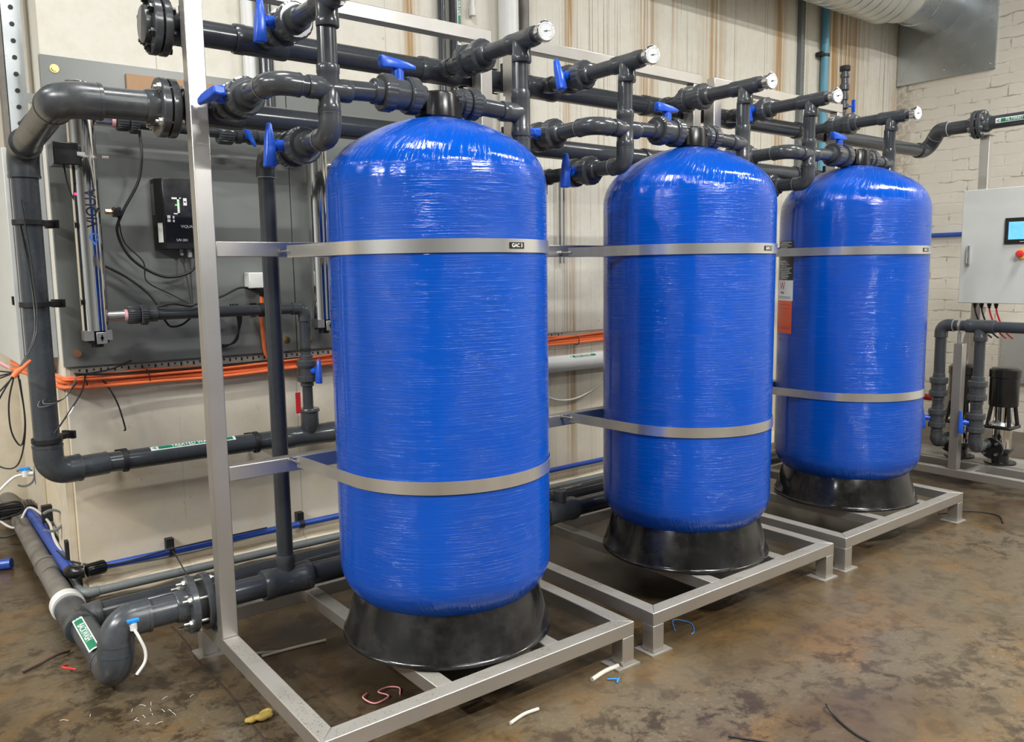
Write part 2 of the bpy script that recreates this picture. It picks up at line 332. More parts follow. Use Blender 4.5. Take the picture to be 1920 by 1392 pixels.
def pipe_label(parent, f, L, H, txt, arrow=True, size=.03, dirn=1, left=False, green=(0, 1)):
    lb = build(patch(f, -L/2, L/2, -H/2, H/2, 6, 6), 'pipe_label', 'labelwhite', parent, label='green and white flow sticker')
    build(patch(raised(f, .0006), -L/2+.035, L/2-.012, -H/2+.005, H/2-.005, 6, 6), 'green_band', 'green', lb, flat=True)
    if txt: build(text_mb(txt, size, raised(f, .0014), .0005), 'lettering', 'labelwhite', lb, flat=True)
    u = -L/2+.018
    build(MB().add([raised(f, .0012)(a, b) for a, b in ((u-.01, 0), (u+.008, H*.3), (u+.008, H*.15), (u-.002, 0), (u+.008, -H*.15), (u+.008, -H*.3))], [(0, 3, 2, 1), (0, 5, 4, 3)]), 'arrow', 'green', lb, flat=True)
    return lb

# ---------------------------------------------------------------- plumbing parts (children of a thing)
def pipe(par, a, b, r, mat='pvc', nm='pipe'): return build(MB().cyl(a, b, r), nm, mat, par)
def run(par, pts, r, mat='pvc', rad=None, nm='pipe', fit=None, ends=(0, 0), col=1.17):
    """straight pipes joined by elbow fittings with sockets"""
    pts = [V(p) for p in pts]; rad = rad or r*1.5; fit = fit or ('pvc_fit' if mat == 'pvc' else mat); segs = []; prev = pts[0]
    for i in range(1, len(pts)-1):
        arc = arc_pts(pts[i-1], pts[i], pts[i+1], rad, 12); da = (pts[i-1]-pts[i]).normalized(); db = (pts[i+1]-pts[i]).normalized(); s = r*.95
        mb = MB().tube([arc[0]+da*s]+[arc[0]+da*.002]+arc+[arc[-1]+db*.002, arc[-1]+db*s], r*col, 28)
        mb.cyl(arc[0]+da*s*1.02, arc[0]+da*s*.8, r*(col+.035)); mb.cyl(arc[-1]+db*s*1.02, arc[-1]+db*s*.8, r*(col+.035))
        build(mb, 'elbow', fit, par)
        if fit == 'pvc_fit' and r > .03: build(MB().lathe([(-.0014, r*1.02), (-.0014, r*(col+.038)), (.0008, r*(col+.038)), (.0008, r*1.02)], arc[-1]+db*s*1.03, db), 'joint_ring', 'ringgrey', par)
        segs.append((prev, arc[0]+da*s*.5)); prev = arc[-1]+db*s*.5
    segs.append((prev, pts[-1]))
    for a, b in segs:
        if (b-a).length > .004: pipe(par, a, b, r, mat, nm)
def tee(par, c, d, b, r, rb, L=None, bl=None, mat='pvc_fit', nm='tee', both=False):
    c, d, b = V(c), V(d).normalized(), V(b).normalized(); L = L or r*2.1; bl = bl or r*1.0+rb*1.1
    mb = MB().lathe([(-L, r*1.13), (-L+.008, r*1.17), (-L*.62, r*1.17), (-L*.58, r*1.13), (L*.58, r*1.13), (L*.62, r*1.17), (L-.008, r*1.17), (L, r*1.13)], c, d)
    for k in ((1, -1) if both else (1,)): mb.lathe([(0, rb*1.13), (bl*.62, rb*1.13), (bl*.66, rb*1.19), (bl*.96, rb*1.19), (bl, rb*1.14)], c, b*k)
    return build(mb, nm, mat, par)
def flange(par, c, d, r, R=None, gap=.012, t=.022, nb=8, back=True, mat='pvc_fit', blt=.05, bm='zinc'):
    c, d = V(c), V(d).normalized(); R = R or r*2.05; t *= 1.25; _, u, w = frame(d)
    fl = build(MB().lathe([(-t-gap/2, r*1.1), (-t-gap/2, R*.96), (-t-gap/2+.004, R), (-gap/2-.003, R), (-gap/2, R*.97), (-gap/2, r)], c, d), 'flange', mat, par)
    if back: build(MB().lathe([(gap/2, r), (gap/2, R*.97), (gap/2+.003, R), (gap/2+t-.004, R), (gap/2+t, R*.96), (gap/2+t, r*1.1)], c, d), 'flange', mat, par)
    build(MB().lathe([(-gap/2, R*.80), (gap/2, R*.80)], c, d), 'gasket', 'rubber', par)
    if bm == 'zinc': build(MB().lathe([(-t-gap/2-.04, r*1.12), (-t-gap/2-.036, r*1.2), (-t-gap/2, r*1.28)], c, d), 'flange_hub', mat, par)
    if back: build(MB().lathe([(gap/2+t, r*1.28), (gap/2+t+.036, r*1.2), (gap/2+t+.04, r*1.12)], c, d), 'flange_hub', mat, par)
    for k in range(nb):
        q = 2*math.pi*(k+.5)/nb; p = c+(u*math.cos(q)+w*math.sin(q))*R*.8; mb = MB()
        mb.cyl(p-d*(t+gap/2+blt*.45), p+d*(t+gap/2+blt*.3), .0065, n=10)
        mb.hexn(p-d*(t+gap/2+.012), p-d*(t+gap/2), .013); mb.hexn(p+d*(t+gap/2), p+d*(t+gap/2+.012), .013)
        mb.cyl(p-d*(t+gap/2+.003), p-d*(t+gap/2), .017, n=14)
        build(mb, 'bolt', bm, par)
def valve(c, d, side, blade, label, s=1.0, mat='pvc_fit', group='blue handled ball valves', hl=.15, handle=True, name='ball_valve', cat='valve', taper=1, asym=.0):
    c, d, n = V(c), V(d).normalized(), V(side).normalized()
    t = thing(name, c, label, cat, group)
    build(MB().lathe([(-.105*s, .036*s), (-.1*s, .043*s), (-.072*s, .043*s), (-.068*s, .052*s), (.068*s, .052*s), (.072*s, .043*s), (.1*s, .043*s), (.105*s, .036*s)], c, d), 'valve_body', mat, t)
    for k in (-1, 1):
        build(MB().ribbed(c+d*k*.030*s, c+d*k*.072*s, .064*s, 18, .016).cyl(c+d*k*.026*s, c+d*k*.032*s, .060*s), 'union_nut', mat, t)
    if handle:
        b = V(blade).normalized(); q = n.cross(b); h = n*.006*s
        build(MB().cyl(c+n*.045*s, c+n*.078*s, .021*s).cyl(c+n*.074*s, c+n*.094*s, .016*s), 'valve_stem', 'handle', t)
        rings = []
        for u, wd, th, up in ((-hl*.5+asym, .014, .016, .006), (-hl*.46+asym, .018, .021, .003), (-.03, .021, .017, .002), (0, .021, .016, .0), (.03, .018, .013, .0), (hl*.46+asym, .013, .008, -.002), (hl*.5+asym, .010, .005, -.002)):
            o = c+n*(.100+up)*s+b*u*s; rings.append([o+q*wd*s*.7+n*th*s, o+q*wd*s+n*0, o+q*wd*s*.8-n*th*s, o-q*wd*s*.8-n*th*s, o-q*wd*s, o-q*wd*s*.7+n*th*s])
        build(MB().loft(rings), 'handle', 'handle', t, bev=.003*s)
    return t
def union(c, d, label, s=1.0, mat='pvc_fit'):
    c, d = V(c), V(d).normalized(); t = thing('pipe_union', c, label, 'pipe fitting', 'pipe unions without handles')
    build(MB().hexn(c-d*.062*s, c-d*.03*s, .045*s).lathe([(-.04*s, .04*s), (.062*s, .041*s)], c, d), 'union_body', mat, t)
    build(MB().ribbed(c-d*.034*s, c-d*.004*s, .050*s, 22, .022), 'union_nut', mat, t)
    build(MB().ribbed(c+d*.002*s, c+d*.04*s, .057*s, 22, .022), 'union_nut', mat, t)
    return t
def clamp(c, d, r, arm, alen, label, mat='rubber', group='pipe clamps'):
    """C-shaped pipe clamp with an arm to the wall; c on the pipe axis"""
    c, d, arm = V(c), V(d).normalized(), V(arm).normalized(); q = d.cross(arm)
    t = thing('pipe_clamp', c, label, 'pipe clamp', group)
    mb = MB(); rings = []
    for k in range(33):
        a = 2*math.pi*k/32; e = arm*math.cos(a)+q*math.sin(a)
        rings.append([c+e*(r+.001)-d*.011, c+e*(r+.008)-d*.011, c+e*(r+.008)+d*.011, c+e*(r+.001)+d*.011])
    mb.loft(rings, True); build(mb, 'clamp_ring', mat, t, bev=.0015)
    build(MB().obox(c+arm*(r+.006+alen/2), arm*alen/2, q*.022, d*.011), 'clamp_arm', mat, t, bev=.002)
    build(MB().obox(c+arm*(r+alen), arm*.008, q*.032, d*.018), 'clamp_base', mat, t, bev=.002)
    return t
def cable(pts, r, mat, name, label, cat='cable', group=None, n=8):
    p = smooth(pts, n); mb = MB().tube([V(q)-V(pts[0]) for q in p], r, 12); o = build(mb, name, mat); o.location = V(pts[0]); return tag(o, label, cat, group)

# ================================================================ SETTING
YW, XL, XR = 4.15, .63, 8.0
struct(build(MB().box((-6.3, -6.3, -.2), (10, 9, 0)), 'floor', 'floor', flat=True))
struct(build(MB().box((XL, YW, 0), (XR+.3, YW+4.0, 6)), 'wall_back', 'wall', flat=True))
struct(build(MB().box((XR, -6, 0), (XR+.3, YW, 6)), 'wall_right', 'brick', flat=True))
struct(build(MB().box((-6, 7.2, 0), (XL, 7.5, 6)), 'wall_left', 'plaster', flat=True))
struct(build(MB().box((XL-.035, 4.20, 0), (XL, 4.52, 1.05)).box((XL-.02, 5.1, 0), (XL, 5.35, 6)), 'trim_1', 'plaster', bev=.004))
struct(build(MB().lathe([(0, .16), (6, .16)], (XL-.02, 6.1, 0)), 'trim_2', 'plaster'))
struct(build(MB().box((-6.3, -6, 0), (-6, 7.5, 6)), 'wall_far_left', 'roomwall', flat=True))
struct(build(MB().box((-6, -6.3, 0), (XR+.3, -6, 6)), 'wall_front', 'roomwall', flat=True))
struct(build(MB().box((-6.3, -6.3, 6), (XR+.3, 8.2, 6.1)), 'ceiling', 'roofsheet', flat=True))
# uneven concrete ledge at the foot of the wall
mb = MB(); rows = []
for i in range(60):
    x = XL+.02+i*.125; j = random.uniform(-.01, .01)
    rows.append([(x, YW+.01, .075+j), (x, YW-.035+j, .065+j), (x, YW-.07+j, .03), (x, YW-.09+j, -.01), (x, YW+.01, -.01)])
struct(build(mb.loft([[V(p) for p in r] for r in rows]), 'trim_3', 'wall'))
# groove strip in the floor
mb = MB(); pts = [V((.862+.006*math.sin(k*1.3), 3.55-k*.12, .0005)) for k in range(20)]
struct(build(mb.loft([[p+X*-.005, p+X*-.003+Z*.0006, p+X*.003+Z*.0006, p+X*.005] for p in pts]), 'trim_4', 'joint'))

# ceiling lamps
for k, (x, y, z, sx, sy, pw) in enumerate(LAMPS):
    t = thing('ceiling_lamp', (x, y, z), 'white strip lamp hanging above the tanks', 'lamp', 'strip lamps overhead')
    build(MB().box((x-sx/2-.03, y-sy/2-.03, z+.01), (x+sx/2+.03, y+sy/2+.03, z+.09)), 'lamp_housing', 'lampwhite', t)
    L = bpy.data.lights.new('lamp_light', 'AREA'); L.shape = 'RECTANGLE'; L.size = sx; L.size_y = sy; L.energy = pw; L.color = (1, .99, .965)
    o = bpy.data.objects.new('lamp_light', L); C.objects.link(o); o.parent = t; o.location = (0, 0, 0)

# ================================================================ TANK SKIDS
TUBE, HR, RT = .060, .171, .054
S0, LX, GAP, YF, YP, HP = .879, 1.278, .109, 2.056, 2.905, 2.527
YB = 3.225
SK = [S0, S0+LX+GAP, S0+2*(LX+GAP)]
which = ['nearest', 'middle', 'farthest']
TX = [1.603, 2.968, 4.392]; TY = 2.50; TR = [.392, .390, .398]
def hb(a, b, w=TUBE, h=RT): return MB().box(a, b)
for i, x0 in enumerate(SK):
    x1 = x0+LX
    t = thing('tank_skid', (x0, YF, 0), 'stainless steel box-section skid frame carrying the %s blue tank' % which[i], 'steel frame', 'tank skid frames')
    z0, z1 = HR-RT, HR
    def mit(p):  # flat polygon extruded in z
        n = len(p); return MB().add([(a, b, z0) for a, b in p]+[(a, b, z1) for a, b in p], [tuple(range(n-1, -1, -1)), tuple(range(n, 2*n))]+[(k, (k+1) % n, n+(k+1) % n, n+k) for k in range(n)])
    T = TUBE
    build(mit([(x0, YF), (x1, YF), (x1-T, YF+T), (x0+T, YF+T)]), 'front_rail', 'steel', t, bev=.003)
    build(mit([(x0, YF), (x0+T, YF+T), (x0+T, YB-T), (x0, YB)]), 'side_rail', 'steel', t, bev=.003)
    build(mit([(x1, YF), (x1, YB), (x1-T, YB-T), (x1-T, YF+T)]), 'side_rail', 'steel', t, bev=.003)
    build(mit([(x0, YB), (x0+T, YB-T), (x1-T, YB-T), (x1, YB)]), 'rear_rail', 'steel', t, bev=.003)
    for dx in (.43, .89): build(MB().box((x0+dx, YF+T, z0+.001), (x0+dx+T, YB-T, z1-.002)), 'cross_member', 'steel', t, bev=.003)
    for lx, sx in ((x0, 1), (x1-T, -1)):
        for ly in (YF, YB-T):
            lg = build(MB().box((lx, ly, .006), (lx+T, ly+T, z0)), 'leg', 'steel', t, bev=.003)
            px = lx-.035 if sx < 0 else lx-.02
            build(MB().box((px, ly-.015, 0), (px+.115, ly+.085, .006)).cyl((lx+(-.02 if sx < 0 else T+.02), ly+.02, .005), (lx+(-.02 if sx < 0 else T+.02), ly+.02, .0075), .006), 'foot_plate', 'steel', lg)
    for lx in (x0, x1-T):
        build(MB().box((lx, YP, z1), (lx+T, YP+RT, HP-RT)), 'post', 'steel', t, bev=.003)
    build(MB().box((x0, YP, HP-RT), (x1, YP+RT, HP)), 'top_beam', 'steel', t, bev=.003)
    build(MB().box((x0+T, YP, 1.567), (x1-T, YP+RT, 1.621)), 'cross_bar', 'steel', t, bev=.003)
    build(MB().box((x0+T, YP, .757), (x1-T, YP+RT, .811)), 'cross_bar', 'steel', t, bev=.003)
    # plates that carry the header pipes
    for lx in (x0, x1-T):
        for zz in (2.09, 2.365):
            build(MB().box((lx+.005, YP+RT, zz-.085), (lx+T-.005, YP+RT+.02, zz+.085)).hexn((lx+.03, YP+RT+.018, zz-.07), (lx+.03, YP+RT+.034, zz-.07), .011), 'pipe_bracket', 'steel', t)

# ================================================================ TANKS
for i in range(3):
    x, y, r = TX[i], TY, TR[i]
    t = thing('pressure_tank', (x, y, 0), ('tall glossy blue fibreglass pressure tank nearest the camera', 'tall glossy blue fibreglass pressure tank standing in the middle of the row', 'tall glossy blue fibreglass pressure tank at the far end, with stickers on its left')[i], 'tank', 'blue fibreglass pressure tanks')
    pr = []; zc, hb_ = .455, .225
    for k in range(3, 15): a = math.pi/2*k/14; pr.append((zc-hb_*math.cos(a), r*math.sin(a)))
    up = (0, .008, .022)[i]
    for k in range(1, 30): pr.append((zc+(1.775-zc)*k/30, r))
    ctl = [(r, 1.775), (r-.003, 1.82), (r-.015, 1.863), (r-.040, 1.903), (r-.080, 1.940), (.262, 1.970), (.21, 1.996), (.155, 2.017), (.105, 2.031), (.075, 2.037), (.060, 2.039)]
    for q in smooth([V((a, b+up*(b-1.775)/.26, 0)) for a, b in ctl], 4): pr.append((q.y, q.x))
    build(MB().lathe(pr, (x, y, 0), n=128), 'vessel', 'vessel', t)
    build(MB().lathe([(.180, .352), (.176, .376), (.175, .388), (.179, .393), (.186, .392), (.190, .387), (.197, .384), (.225, .376), (.345, .342), (.352, .338), (.352, .330), (.25, .345)], (x, y, 0), n=96, cap=False), 'tank_base', 'foot', t, label='black flared plastic foot')
    hd = build(MB().lathe([(2.036+up, .058), (2.042+up, .066), (2.122+up, .066), (2.130+up, .062), (2.130+up, .050), (2.124+up, .045)], (x+.012, y, 0), n=48).box((x-.062, y-.040, 2.045+up), (x+.088, y+.040, 2.126+up)), 'tank_head', 'black', t, label='black moulded head', bev=.006)
    if i == 2:
        ang = math.radians(211-61)-2*math.pi if 0 else math.radians(150)
        # stickers on the left of the far tank
        f0 = lambda u, v: V((x+(r+.001)*math.cos(ang+u/r), y+(r+.001)*math.sin(ang+u/r), v))
        f1 = lambda u, v: V((x+(r+.002)*math.cos(ang+u/r), y+(r+.002)*math.sin(ang+u/r), v))
        f2 = lambda u, v: V((x+(r+.0028)*math.cos(ang+u/r), y+(r+.0028)*math.sin(ang+u/r), v))
        s1 = build(patch(f0, -.105, .075, 1.43, 1.65, 12, 4), 'data_sticker', 'labelblack', t, label='black data sticker with fine white print', flat=True)
        mb = MB()
        for k in range(22):
            zz = 1.44+k*.0095
            if 10 < k < 17: continue
            a = random.uniform(-.09, -.05); b = random.uniform(0, .065); mb2 = patch(f1, a, b, zz, zz+.003, 8, 1); mb.add(mb2.v, mb2.f)
        build(mb, 'fine_print', 'labelwhite', s1, flat=True)
        s2 = build(patch(f1, -.115, .08, 1.315, 1.43, 12, 4), 'logo_sticker', 'labelwhite', t, label='white sticker with a red letter W', flat=True)
        build(text_mb('W', .068, lambda u, v: f2(u-.035, v+1.395)), 'lettering', 'red', s2, flat=True)
        build(text_mb('Water', .02, lambda u, v: f2(u-.035, v+1.36), .0004), 'lettering', 'ink', s2, flat=True)
        mb = MB()
        for zz in (1.328, 1.336): q = patch(f2, -.1, .06, zz, zz+.002, 8, 1); mb.add(q.v, q.f)
        build(mb, 'fine_print', 'ink', s2, flat=True)
        s3 = build(patch(f1, -.12, .075, 1.13, 1.315, 12, 6), 'warning_sticker', 'labelorange', t, label='orange red sticker', flat=True)
        mb = MB()
        for zz in (1.155, 1.165, 1.27, 1.29): q = patch(f2, -.11, .06, zz, zz+.003, 8, 1); mb.add(q.v, q.f)
        build(mb, 'fine_print', 'red', s3, flat=True)

# ================================================================ STRAPS
for i in range(3):
    x, y, r = TX[i], TY, TR[i]
    for lv, (z0, z1) in enumerate(((1.563, 1.607), (.782, .826))):
        nm = 'upper' if lv == 0 else 'lower'
        t = thing('retaining_strap', (x, y, z0), 'stainless steel %s strap bent round the %s blue tank%s' % (nm, which[i], ', black name tag on it' if lv == 0 else ''), 'strap', 'stainless tank straps')
        P = []; R = r+.003
        aL = math.radians(188); aR = math.radians(352)
        eL = V((x-r-.032, YP-.05, 0)); eR = V((x+r+.032, YP-.05, 0))
        P.append(eL); P.append(V((x-r-.022, YP-.12, 0)))
        for k in range(61):
            a = aL+(aR-aL)*k/60; P.append(V((x+R*math.cos(a), y+R*math.sin(a), 0)))
        P.append(V((x+r+.022, YP-.12, 0))); P.append(eR)
        rings = []
        for k, p in enumerate(P):
            tg = (P[min(k+1, len(P)-1)]-P[max(k-1, 0)]).normalized(); nn = V((tg.y, -tg.x, 0))
            rings.append([p+Z*z0, p+nn*.0028+Z*z0, p+nn*.0028+Z*z1, p+Z*z1])
        build(MB().loft(rings), 'strap_band', 'strap', t)
        zm = (z0+z1)/2
        for sx in (-1, 1):
            e = V((x+sx*(r+.034), YP-.055, zm)); b = V((x+sx*(r+.040), YP+.0, zm))
            build(MB().cyl(e-Y*.02, b, .0045, n=10).hexn(b-Y*.012, b-Y*.002, .010).hexn(e-Y*.012, e, .009), 'tension_bolt', 'zinc', t)
        if lv == 0:
            ang = math.radians((-82.9, -81, -86.5)[i])
            f = lambda u, v: V((x+(R+.0045)*math.cos(ang+u/R), y+(R+.0045)*math.sin(ang+u/R), zm+v))
            g = lambda u, v: V((x+(R+.0052)*math.cos(ang+u/R), y+(R+.0052)*math.sin(ang+u/R), zm+v))
            nt_ = build(patch(f, -.033, .033, -.0105, .0105, 6, 1), 'name_tag', 'labelblack', t, label='black name tag', flat=True)
            build(text_mb('GAC %d' % (3-i), .017, g, .0004), 'lettering', 'labelwhite', nt_, flat=True)
# ================================================================ HEADERS
YH = 3.07; RH = .046; RB = .0315
ZU, ZM, ZB, ZL = 2.365, 2.09, .27, 1.945
CX = [1.197, 2.555, 3.925]; RX = [1.988, 3.362, 4.755]
def header(name, z, x0, x1, label, tees, fl=True, blind=False):
    t = thing(name, (x0, YH, z), label, 'pipe', 'long grey header pipes')
    xs = sorted(tees); cur = x0
    for tx in xs:
        pipe(t, (cur, YH, z), (tx-.09, YH, z), RH); cur = tx+.09
    pipe(t, (cur, YH, z), (x1, YH, z), RH)
    return t
tu = header('upper_header_pipe', ZU, .84, 6.30, 'long dark grey header pipe running behind the top of all three tanks', CX+RX)
for x in CX+RX: tee(tu, (x, YH, ZU), X, -Y, RH, RB, .10, .105)
flange(tu, (.835, YH, ZU), X, RH, .098, gap=.006, nb=6, blt=.04, bm='black')
build(MB().lathe([(0, .058), (.003, .062), (.022, .062), (.026, .078)], (.782, YH, ZU), X, 40), 'blind_cap', 'pvc_fit', tu)
tm = header('lower_header_pipe', ZM, .86, 4.95, 'dark grey header pipe one level below the top header, behind the tanks', [c-.185 for c in CX]+RX)
for x in CX: tee(tm, (x-.185, YH, ZM), X, -Y, RH, RB, .10, .10)
for x in RX: tee(tm, (x, YH, ZM), X, -Z, RH, RB, .10, .09)
tb = header('bottom_header_pipe', ZB, .86, 4.9, 'dark grey header pipe low behind the tank feet just above the floor', [1.197, 2.665, 3.97])
for x in (1.197, 2.665, 3.97): tee(tb, (x, YH, ZB), X, Z, RH*1.12, RB, .10, .11)
for nm, hz in (('top', ZU), ('second', ZM)):
    for x0 in SK:
        for xx in (x0+TUBE/2, x0+LX-TUBE/2):
            q = thing('pipe_strap', (xx, YH, hz), 'steel saddle band holding the %s header pipe to a skid post' % nm, 'pipe clamp', 'steel saddle bands on the header pipes')
            rings = []
            for k in range(25):
                a = math.pi*k/24-math.pi/2; e = Y*math.cos(a)+Z*math.sin(a)
                rings.append([V((xx-.014, YH, hz))+e*(RH+.006), V((xx-.014, YH, hz))+e*(RH+.010), V((xx+.014, YH, hz))+e*(RH+.010), V((xx+.014, YH, hz))+e*(RH+.006)])
            build(MB().loft(rings), 'band', 'rubber', q)
            build(MB().obox((xx, YP+RT+.033, hz), X*.02, Y*.012, Z*.06), 'rubber_pad', 'rubber', q)
# ================================================================ MANIFOLDS
posn = ['nearest', 'middle', 'farthest']
for i in range(3):
    c, rx, tx = CX[i], RX[i], TX[i]; y = TY; n = posn[i]
    lt = thing('inlet_manifold', (c, y, ZM), 'dark grey pipework with a cross fitting left of the %s blue tank head' % n, 'pipework', 'left hand tank manifolds')
    # cross
    tee(lt, (c, y, ZM+.005), X, Z, RB, RB, .075, .075, nm='cross_fitting', both=True)
    # gauge tee
    tee(lt, (c, y-.01, ZU), Y, -Z, RB, RB, .078, .08)
    pipe(lt, (c, y, ZU-.07), (c, y, ZM+.06), RB)
    pipe(lt, (c, y+.05, ZU), (c, YH-.09, ZU), RB)
    # left arm curving back to the lower header
    run(lt, [(c-.06, y, ZM+.005), (c-.185, y, ZM+.005), (c-.185, YH-.09, ZM)], RB, rad=.055)
    # lower leg back to the drop pipe
    run(lt, [(c, y, ZM-.05), (c, y, ZL), (c, YH-.01, ZL)], RB, rad=.045)
    # right arm to the tank head
    pipe(lt, (c+.06, y, ZM+.01), (tx-.08, y, ZM+.02), RB)
    pipe(lt, (c, YH-.15, ZL), (c, YH-.12, ZL), RB)
    yv = [2.80, 2.81, 2.82][i]
    if i == 0: tl = 'with upright handle on the topmost pipe'
    valve((c, yv, ZU), Y, -X, (0, (0, .35, .25)[i], 1), 'ball valve with upright blue handle on the top left branch pipe of the %s tank' % n, 1.0)
    valve((c-.185, 2.80, ZM+.003), Y, -X, ((-.25, 1, -.15), (0, 1, .05), (0, 1, 0))[i], 'ball valve with level blue handle on the middle left branch pipe of the %s tank' % n, 1.0, hl=.14)
    valve((c, 2.77, ZL), Y, -X, (0, (.05, .0, .3)[i], 1), 'ball valve with upright blue handle on the lowest left branch pipe of the %s tank' % n, 1.0)
    valve(((c+tx)/2+.055, y, ZM+.018), X, Z, (1, 0, .0), 'ball valve with level blue handle on top, beside the head of the %s tank' % n, .98, hl=.14)
    # drop pipe
    dx = [1.197, 2.665, 3.97][i]
    d = thing('drop_pipe', (c, YH, 0), 'upright grey pipe dropping from the lowest valve to the floor header behind the %s tank' % n, 'pipe', 'drop pipes behind the tanks')
    run(d, [(c, YH-.17, ZL), (c, YH, ZL), (c, YH, ZB+.10)], RB, rad=.045)
    # right manifold
    rt = thing('outlet_manifold', (rx, y, ZM), 'dark grey pipework with an upright pipe right of the %s blue tank head' % n, 'pipework', 'right hand tank manifolds')
    tee(rt, (rx, y-.01, ZU), Y, -Z, RB, RB, .078, .08)
    tee(rt, (rx, y, ZM+.01), Z, -X, RB, RB, .085, .095)
    pipe(rt, (rx, y, ZU-.07), (rx, y, ZM+.08), RB)
    pipe(rt, (rx, y+.05, ZU), (rx, YH-.09, ZU), RB)
    pipe(rt, (tx+.09, y, ZM+.02), (rx-.08, y, ZM+.01), RB)
    run(rt, [(rx, y, ZM-.07), (rx, y, 1.93), (rx, YH, 1.93), (rx, YH, ZM-.09)], RB, rad=.045)
    union((tx+.135, y, ZM+.018), X, 'ribbed grey union between the head of the %s tank and its right pipe' % n)
    valve((rx, 2.80, ZU), Y, X, (0, 0, 1), 'fat grey coupling with two ribbed nuts on the top right branch of the %s tank' % n, 1.0, handle=False, name='twin_union', cat='pipe fitting', group='twin nut couplings')
    # gauges
    for gx, sd in ((c, 'left'), (rx, 'right')):
        yg = y-.09
        g = thing('pressure_gauge', (gx, yg, ZU), 'round chrome pressure gauge on the %s top tee of the %s tank' % (sd, n), 'gauge', 'pressure gauges')
        build(MB().lathe([(0, .035), (.012, .035), (.012, .022), (.03, .022)], (gx, yg+.005, ZU), -Y), 'reducer', 'pvc_fit', g)
        dr = V((-.22, -1, -.05)).normalized() if sd == 'left' else V((-.16, -1, -.03)).normalized()
        p0 = V((gx, yg-.02, ZU)); p1 = p0+dr*.02
        build(MB().hexn(p0, p0+dr*.02, .017).cyl(p0, p1, .011), 'stem', 'zinc', g)
        p1 = p0+dr*.018
        cs = build(MB().lathe([(0, .012), (.002, .032), (.026, .033), (.030, .037), (.036, .037), (.038, .033)], p1, dr, 40, cap=True), 'gauge_case', 'chrome', g)
        _, gu, gw = frame(dr); gu = dr.cross(Z).normalized()*-1; gw = (Z-dr*Z.dot(dr)).normalized(); gu = gw.cross(dr)
        fc = build(MB().cyl(p1+dr*.037, p1+dr*.0395, .0325, n=40), 'dial', 'dial', g)
        o = p1+dr*.0402; nd = (gu*.95+gw*.18).normalized(); nq = dr.cross(nd)
        build(MB().add([o-nd*.010+nq*.0016, o-nd*.010-nq*.0016, o+nd*.026], [(0, 1, 2)]).cyl(o, o+dr*.002, .003, n=10), 'needle', 'ink', fc)
        mb = MB()
        for k in range(21):
            a = math.radians(-225+270*k/20+0); e = gu*math.cos(-a)+gw*math.sin(-a); e = gu*math.cos(math.radians(225-13.5*k))+gw*math.sin(math.radians(225-13.5*k)); s = dr.cross(e); L = .006 if k % 5 == 0 else .0035
            mb.add([o-dr*.0004+e*.029+s*.0006, o-dr*.0004+e*.029-s*.0006, o-dr*.0004+e*(.029-L)-s*.0006, o-dr*.0004+e*(.029-L)+s*.0006], [(0, 1, 2, 3)])
        build(mb, 'scale_marks', 'ink', fc, flat=True)
        build(MB().cyl(p1+gw*.034+dr*.03, p1+gw*.042+dr*.03, .004, n=8).cyl(p1-gw*.034+dr*.03, p1-gw*.041+dr*.03, .003, n=8), 'bezel_screw', 'zinc', g)
# small blue valve and air release on the top header
t = thing('air_release_valve', (5.22, YH, ZU+.05), 'small grey stacked air release fitting standing on the far end of the top header', 'valve')
build(MB().cyl((5.22, YH, ZU+.04), (5.22, YH, 2.56), .012), 'riser', 'pvc', t)
build(MB().lathe([(0, .016), (.02, .016), (.03, .03), (.055, .03), (.06, .02), (.08, .02), (.085, .028), (.12, .028), (.125, .02), (.15, .02)], (5.22, YH, 2.53), Z), 'valve_body', 'pvc_fit', t)
build(MB().lathe([(0, .02), (.01, .032), (.04, .032), (.05, .024), (.085, .024), (.09, .03), (.11, .03), (.112, .024), (.13, .024)], (5.22, YH, 2.67), Z), 'air_valve', 'pvc_fit', t)
build(MB().ribbed((5.22, YH, 2.80), (5.22, YH, 2.835), .034, 16, .08), 'cap', 'rubber', t)
build(MB().cyl((5.235, YH-.01, 2.575), (5.275, YH-.03, 2.575), .006).obox((5.28, YH-.035, 2.575), X*.006, Y*.012, Z*.042), 'handle', 'handle', t, bev=.003)

# ================================================================ FILTERED WATER LINE (far right)
XF = 6.32
t = thing('filtered_water_pipe', (XF, YH, 2.4), 'dark grey pipe stepping up with two elbows and turning along the brick wall', 'pipe')
run(t, [(6.25, YH, ZU), (6.40, YH, ZU), (6.33, YH-.12, 2.50), (6.32, YH-.50, 2.50), ], RH*1.02, rad=.06)
flange(t, (XF, 2.66, 2.50), -Y, RH, .10, nb=8)
pipe(t, (XF, 2.60, 2.50), (XF, 1.2, 2.51), RH)
pipe_label(t, cylmap((XF, 2.42, 2.502), -Y, -X, RH, 1), .24, .034, 'FILTERED', size=.026)
lb = pipe_label(tu, cylmap((5.63, YH, ZU), X, V((-.35, -.9, .1)), RH, 1), .22, .034, 'FILTERED', size=.026)
t = thing('pipe_stand', (6.35, 2.65, 0), 'tall stainless steel post behind the control cabinet holding up the flanged pipe', 'post')
build(MB().box((6.345, 2.60, 0), (6.40, 2.665, 2.42)), 'post', 'steel', t, bev=.003)
build(MB().box((6.30, 2.585, 2.42), (6.42, 2.68, 2.435)), 'saddle_plate', 'steel', t)
